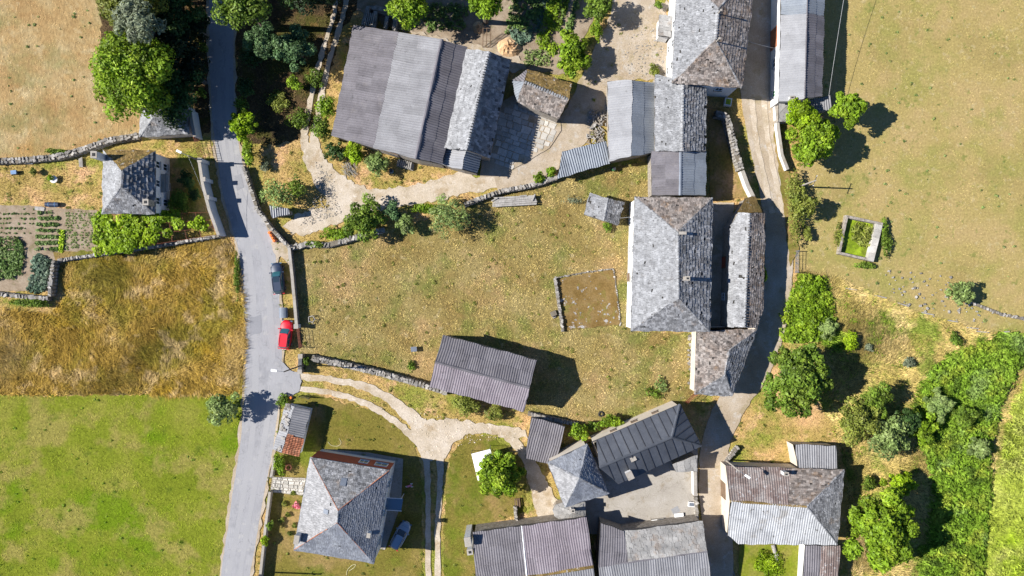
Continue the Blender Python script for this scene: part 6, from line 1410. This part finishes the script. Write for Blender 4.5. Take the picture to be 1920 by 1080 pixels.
# toys and garden seats in the shade
p = W(768, 910); t = thing('tricycle', p, 'pink and white ride-on toy on the shaded lawn', 'toy')
MB().box((p.x, p.y, .35), (.7, .25, .12), .3).build('seat', 'pink_plastic', t); MB().tube((p.x - .35, p.y - .1, .35), (p.x - .35, p.y - .1, .75), .03).build('handlebar', 'white_paint', t)
for a, b in ((-.4, -.12), (.3, .28), (.35, -.14)): MB().tube((p.x + a, p.y + b - .04, .17), (p.x + a, p.y + b + .04, .17), .18, .18, 12).build('wheel', 'white_paint', t)
MB().tube((p.x - .4, p.y - .1, .2), (p.x - .35, p.y - .1, .4), .03).build('fork', 'white_paint', t); MB().tube((p.x + .32, p.y + .28, .2), (p.x + .25, p.y, .32), .03).build('axle', 'white_paint', t); MB().tube((p.x + .35, p.y - .14, .2), (p.x + .25, p.y, .32), .03).build('axle', 'white_paint', t)
# courtyard clutter
group_box('cold_frame', 'white framed cold frame with dark glass lid at the courtyard edge', 'cold frame', 1232, 977, [('frame_box', 'concrete', (0, 0, .25), (1.9, .9, .5)), ('lid', 'glass_dark', (.5, 0, .53), (.9, .8, .05)), ('lid', 'white_paint', (-.45, 0, .53), (.8, .8, .05))], .12)
group_box('old_door', 'pale door panel leaning flat on blocks in the courtyard', 'panel', 1272, 966, [('panel', 'white_paint', (0, 0, .42), (1.3, .8, .05)), ('block', 'concrete', (-.4, 0, .19), (.3, .5, .42)), ('block', 'concrete', (.4, 0, .19), (.3, .5, .42))], .1)
group_box('sink', 'white stone sink by the lane wall of the courtyard', 'sink', 1296, 944, [('bowl', 'render_white', (0, 0, .4), (1.1, .7, .3)), ('stand', 'concrete', (0, 0, .12), (.8, .5, .28)), ('basin', 'silver_metal', (0, 0, .56), (.8, .45, .03))], -.1)
group_box('sheet_stack', 'stack of ribbed pale sheets left in the courtyard', 'sheets', 1266, 957, [('sheet', 'sheet_pale', (0, 0, .06), (1.2, .9, .08)), ('sheet', 'sheet_pale', (.05, .03, .14), (1.1, .9, .05))], .5)
p = W(101, 384); t = thing('water_barrel', p, 'dark blue barrel lying beside the garden path', 'barrel'); MB().tube((p.x - .95, p.y, .34), (p.x + .95, p.y, .34), .34, .34, 16).build('barrel_body', 'navy_paint', t)
for x in (-.45, .45): MB().tube((p.x + x - .04, p.y, .34), (p.x + x + .04, p.y, .34), .36, .36, 16).build('hoop', 'tarp_blue', t)
group_box('garden_table', 'blue garden bench on the dry yard by the stone wall', 'bench', 58, 306, [('seat', 'silver_metal', (0, 0, .42), (1.1, .4, .06)), ('leg', 'dark_metal', (-.4, 0, .2), (.06, .36, .4)), ('leg', 'dark_metal', (.4, 0, .2), (.06, .36, .4))], 0)
group_box('wheelbarrow', 'blue wheelbarrow on the dry yard near the field wall', 'wheelbarrow', 30, 324, [('tray', 'tarp_blue', (0, 0, .45), (.8, .55, .3)), ('handle', 'wood_brown', (-.75, .22, .42), (.8, .05, .05)), ('handle', 'wood_brown', (-.75, -.22, .42), (.8, .05, .05)), ('wheel', 'rubber', (.5, 0, .18), (.36, .1, .36)), ('leg', 'dark_metal', (-.2, 0, .14), (.05, .4, .3))], .1)
p = W(104, 337); t = thing('stone_planter', p, 'white stone planter with yellow shrub on the dry yard', 'planter'); MB().lathe((p.x, p.y, -.02), [(.35, 0), (.5, .35), (.55, .5), (.4, .52)], 14).build('bowl', 'render_white', t)
leaves('foliage', [(p.x - .3, p.y + .2, .7, .4, .4, .35)], 160, .2, 'leaf_lime', t, 3)
p = W(153, 306); tag(MB().box((p.x, p.y, .12), (.5, 1.3, .3), .1, .3).build('boulder', 'dry_stone'), 'pale pointed boulder on the dry yard', 'boulder')
p = W(82, 392); tag(MB().box((p.x - .5, p.y + .05, .13), (1.4, .5, .08), -.15).build('board', 'wood_grey'), 'pale board lying at the head of the bean bed', 'board')
p = W(1465, 1000)
# garden hoses
def hose(label, pts, m, r=.035):
    q = [Vector((*W(x, y)[:2], .08)) for x, y in pts]; tag(MB().path(smooth_line(q, 6), r, 6).build('garden_hose', m), label, 'hose')
hose('pale garden hose curling on the lawn below the house', [(650, 1078), (652, 1068), (660, 1060), (667, 1058), (664, 1064), (655, 1070)], 'hose')
hose('green garden hose looping beside the shaded henhouse', [(615, 828), (622, 835), (634, 836), (640, 830), (636, 822)], 'hose')
# paving before the house gate, every stone its own piece
path = sheet('stone_path', [(512, 893), (574, 896), (568, 928), (508, 922)], 'concrete', 0, amp=.4, label='pale paved path from the garden gate to the house', z=.2)
flags(path, [(513, 895), (574, 898), (568, 926), (510, 920)], .08, 7.5, 6, .21, 'slab', 9)
gt = gate('garden_gate', 'dark barred garden gate at the paved path', (509, 894), (507, 922), 1.2, 'dark_metal', 6, 2)
# firewood pile by the pitched shed
wp = thing('firewood_pile', W(1122, 245), 'heap of split firewood beside the long pitched shed', 'firewood'); rs = random.Random(3)
for i in range(170):
    u, v_ = rs.random(), rs.random(); x = 1100 + 36 * u + (1 - v_) * 10 - 4; y = 208 + 62 * v_
    if x > 1136: x -= 14
    z = .12 + .55 * math.sin(math.pi * min(1, u * .9 + .08)) * rs.random(); p = W(x, y); a = rs.uniform(0, 3.14); L = rs.uniform(.35, .6)
    MB().box((p.x, p.y, z), (L, rs.uniform(.1, .18), rs.uniform(.1, .16)), a, .15, (0, rs.uniform(-.3, .3))).build('log', 'wood_grey' if rs.random() < .6 else 'wood_pole', wp)
# brush heap before the big barn
wp = thing('branch_heap', W(652, 318), 'heap of dry grey branches by the gravel drive', 'branches')
for i in range(60):
    p = W(645 + rs.uniform(0, 22), 305 + rs.uniform(0, 26)); a = rs.gauss(-.9, .35); L = rs.uniform(.8, 1.6); d = Vector((math.cos(a), math.sin(a), rs.uniform(-.1, .2))) * L / 2; z = rs.uniform(.1, .5)
    MB().tube(p - d + Vector((0, 0, z)), p + d + Vector((0, 0, z)), .03, .012, 5).build('branch', 'wood_grey', wp)
# loose stones
def stones(label, poly, n, smin, smax, seed, m='dry_stone', name='loose_stones'):
    rs = random.Random(seed); mb = MB(); xs = [p[0] for p in poly]; ys = [p[1] for p in poly]; k = 0
    while k < n:
        x, y = rs.uniform(min(xs), max(xs)), rs.uniform(min(ys), max(ys))
        if in_poly(x, y, poly): p = W(x, y); s = rs.uniform(smin, smax); mb.box((p.x, p.y, s * .25 + .08), (s, s * rs.uniform(.6, 1), s * .6), rs.uniform(0, 3), .3); k += 1
    tag(mb.build(name, m), label, None, None, 'stuff')
stones('scattered pale rubble on the gravel drive', [(590, 300), (625, 330), (640, 400), (560, 430), (600, 350)], 460, .05, .15, 1, 'concrete')
stones('scattered pale stones along the pasture boundary', [(1640, 500), (1800, 520), (1850, 610), (1700, 590)], 90, .1, .35, 2)
stones('pebbles along the sandy lane edge', [(1170, 90), (1200, 40), (1240, 60), (1250, 140), (1180, 150)], 160, .06, .18, 3)
stones('pebbles on the white farm track', [(760, 770), (900, 790), (990, 810), (840, 840), (800, 860)], 300, .05, .13, 4, 'gravel')
stones('stones along the wedge shaped house wall', [(1290, 630), (1304, 630), (1300, 735), (1290, 720)], 60, .15, .45, 5)

# earth mound and trellis behind the barn
rs = random.Random(21); mb = MB()
def mound(label, px, py, rx, ry, h, m, seed):
    rs = random.Random(seed); p = W(px, py); n, k = 20, 7; v = [(p.x, p.y, h)]; f = []
    for j in range(1, k + 1):
        for i in range(n):
            a = 2 * math.pi * i / n; q = j / k * (1 + rs.uniform(-.12, .12)); v.append((p.x + math.cos(a) * rx * q, p.y + math.sin(a) * ry * q, h * max(0, 1 - q * q) * (1 + rs.uniform(-.25, .25)) - (.05 if j == k else 0)))
    for i in range(n): f.append((0, 1 + i, 1 + (i + 1) % n))
    for j in range(k - 1):
        for i in range(n): a = 1 + j * n; f.append((a + i, a + n + i, a + n + (i + 1) % n, a + (i + 1) % n))
    tag(raw('earth_mound', v, f, m), label, 'mound')
mat('clay', [(.4, .24, .12), (.48, .31, .17), (.52, .36, .21)], .8, 6, .25, bump=.08)
mound('heap of orange clay behind the toothed ridge barn', 955, 90, 1.9, 1.5, 1.0, 'clay', 1)
mound('small heap of pale clay beside the wooden trellis', 897, 52, .9, 1.0, .5, 'clay', 2)
t = thing('trellis', W(912, 78), 'tall wooden bean trellis behind the toothed ridge barn', 'trellis')
for x in (905, 912, 919): MB().tube((W(x, 92).x, W(x, 92).y, -.05), (W(x + 2, 62).x, W(x + 2, 62).y, 2.2), .05).build('post', 'wood_brown', t)
for k in range(4): a, c = W(905 + k * .6, 90 - k * 9), W(919 + k * .6, 90 - k * 9); MB().tube((a.x, a.y, .2 + k * .66), (c.x, c.y, .2 + k * .66), .035).build('rail', 'wood_brown', t)
group_box('stone_trough', 'small white stone trough in the corner of the grass plot', 'trough', 1363, 193, [('basin', 'render_white', (0, 0, .35), (1.0, 1.1, .7)), ('water', 'water_green', (0, 0, .71), (.7, .8, .03))], -.15)
shrub('shaded leafy bush in the yard of the white walled house', 350, 338, 18, 1.8, 'leaf_dark', seed=120)
shrub('shaded bush below the balcony of the white walled house', 338, 380, 22, 2.0, 'leaf_mid', seed=121)
shrub('dark bush beside the white roadside wall', 365, 365, 14, 1.6, 'leaf_dark', seed=122)
shrub('bushy weeds hugging the field wall beside the straw field', 105, 285, 28, .9, 'leaf_mid', ry=7, seed=123)

# courtyard and yard clutter
def barrel(label, px, py, m, h=.9, r=.3):
    p = W(px, py); t = thing('barrel', p, label, 'barrel'); MB().lathe((p.x, p.y, -.01), [(r * .92, 0), (r, h * .3), (r, h * .7), (r * .92, h)], 14).build('barrel_body', m, t)
    MB().lathe((p.x, p.y, h - .01), [(r * .8, 0), (r * .8, .03)], 14).build('lid', 'dark_metal', t)
barrel('blue plastic barrel at the courtyard wall of the slab barn', 1190, 992, 'tarp_blue'); barrel('rusty oil barrel at the lane end of the courtyard', 1288, 974, 'rust_metal')
barrel('green water butt beside the low blue sheet shed', 1150, 318, 'green_plastic'); barrel('blue barrel under the trees before the big barn', 735, 322, 'tarp_blue')
t = thing('log_stack', W(760, 312), 'short stack of cut logs before the big barn wall', 'logs'); rs = random.Random(17)
for k in range(3):
    for i in range(9 - k):
        p = W(746 + i * 3.6 + k * 1.8, 306 + i * 1.0); MB().tube((p.x - .1, p.y - .5, .13 + k * .22), (p.x + .1, p.y + .5, .13 + k * .22), .12, .11, 7).build('log', 'wood_grey', t)
group_box('pallet', 'weathered pallet lying on the concrete courtyard', 'pallet', 1150, 968, [('slat', 'wood_grey', (-.4, 0, .13), (.16, 1.1, .03)), ('slat', 'wood_grey', (-.13, 0, .13), (.16, 1.1, .03)), ('slat', 'wood_grey', (.13, 0, .13), (.16, 1.1, .03)), ('slat', 'wood_grey', (.4, 0, .13), (.16, 1.1, .03)), ('bearer', 'wood_grey', (0, .45, .06), (1.0, .1, .11)), ('bearer', 'wood_grey', (0, -.45, .06), (1.0, .1, .11))], .3)
hose('blue hose snaking along the shaded lane side of the half hipped barn', [(1362, 1018), (1366, 1035), (1372, 1052), (1374, 1070), (1380, 1085)], 'tarp_blue')
t = thing('dead_trunk', W(1452, 1036), 'bare grey dead trunk lying in the green walled plot', 'trunk'); MB().tube(Vector((*W(1448, 1020)[:2], .25)), Vector((*W(1458, 1058)[:2], .3)), .3, .18, 9).build('stem', 'wood_grey', t)
for k in range(4): a = Vector((*W(1450 + k * 2, 1026 + k * 8)[:2], .28)); MB().tube(a, a + Vector((R.uniform(-.8, .8), R.uniform(-.3, .3), .3)), .08, .03, 6).build('stub', 'wood_grey', t)

for lab_, x_, y_, r_, h_, m_ in (('rank green undergrowth between the domed trees and the track', 590, 150, 20, 1.2, 'leaf_mid'), ('green undergrowth under the overhanging road tree', 470, 110, 22, 1.4, 'leaf_dark'), ('dry brambles on the orchard soil by the little bright bush', 520, 190, 24, 1.0, 'leaf_olive'),
        ('undergrowth along the road edge above the round lime tree', 452, 195, 14, 1.4, 'leaf_mid'), ('low nettles in the orchard below the right domed tree', 560, 225, 22, 1.0, 'leaf_mid'), ('brambles under the dark roadside trees', 378, 175, 12, 1.0, 'leaf_mid'), ('brambles beside the road opposite the orchard', 380, 90, 12, 1.0, 'leaf_mid')):
    shrub(lab_, x_, y_, r_, h_, m_, seed=int(x_ + y_), dens=60, name='undergrowth', cat='undergrowth')
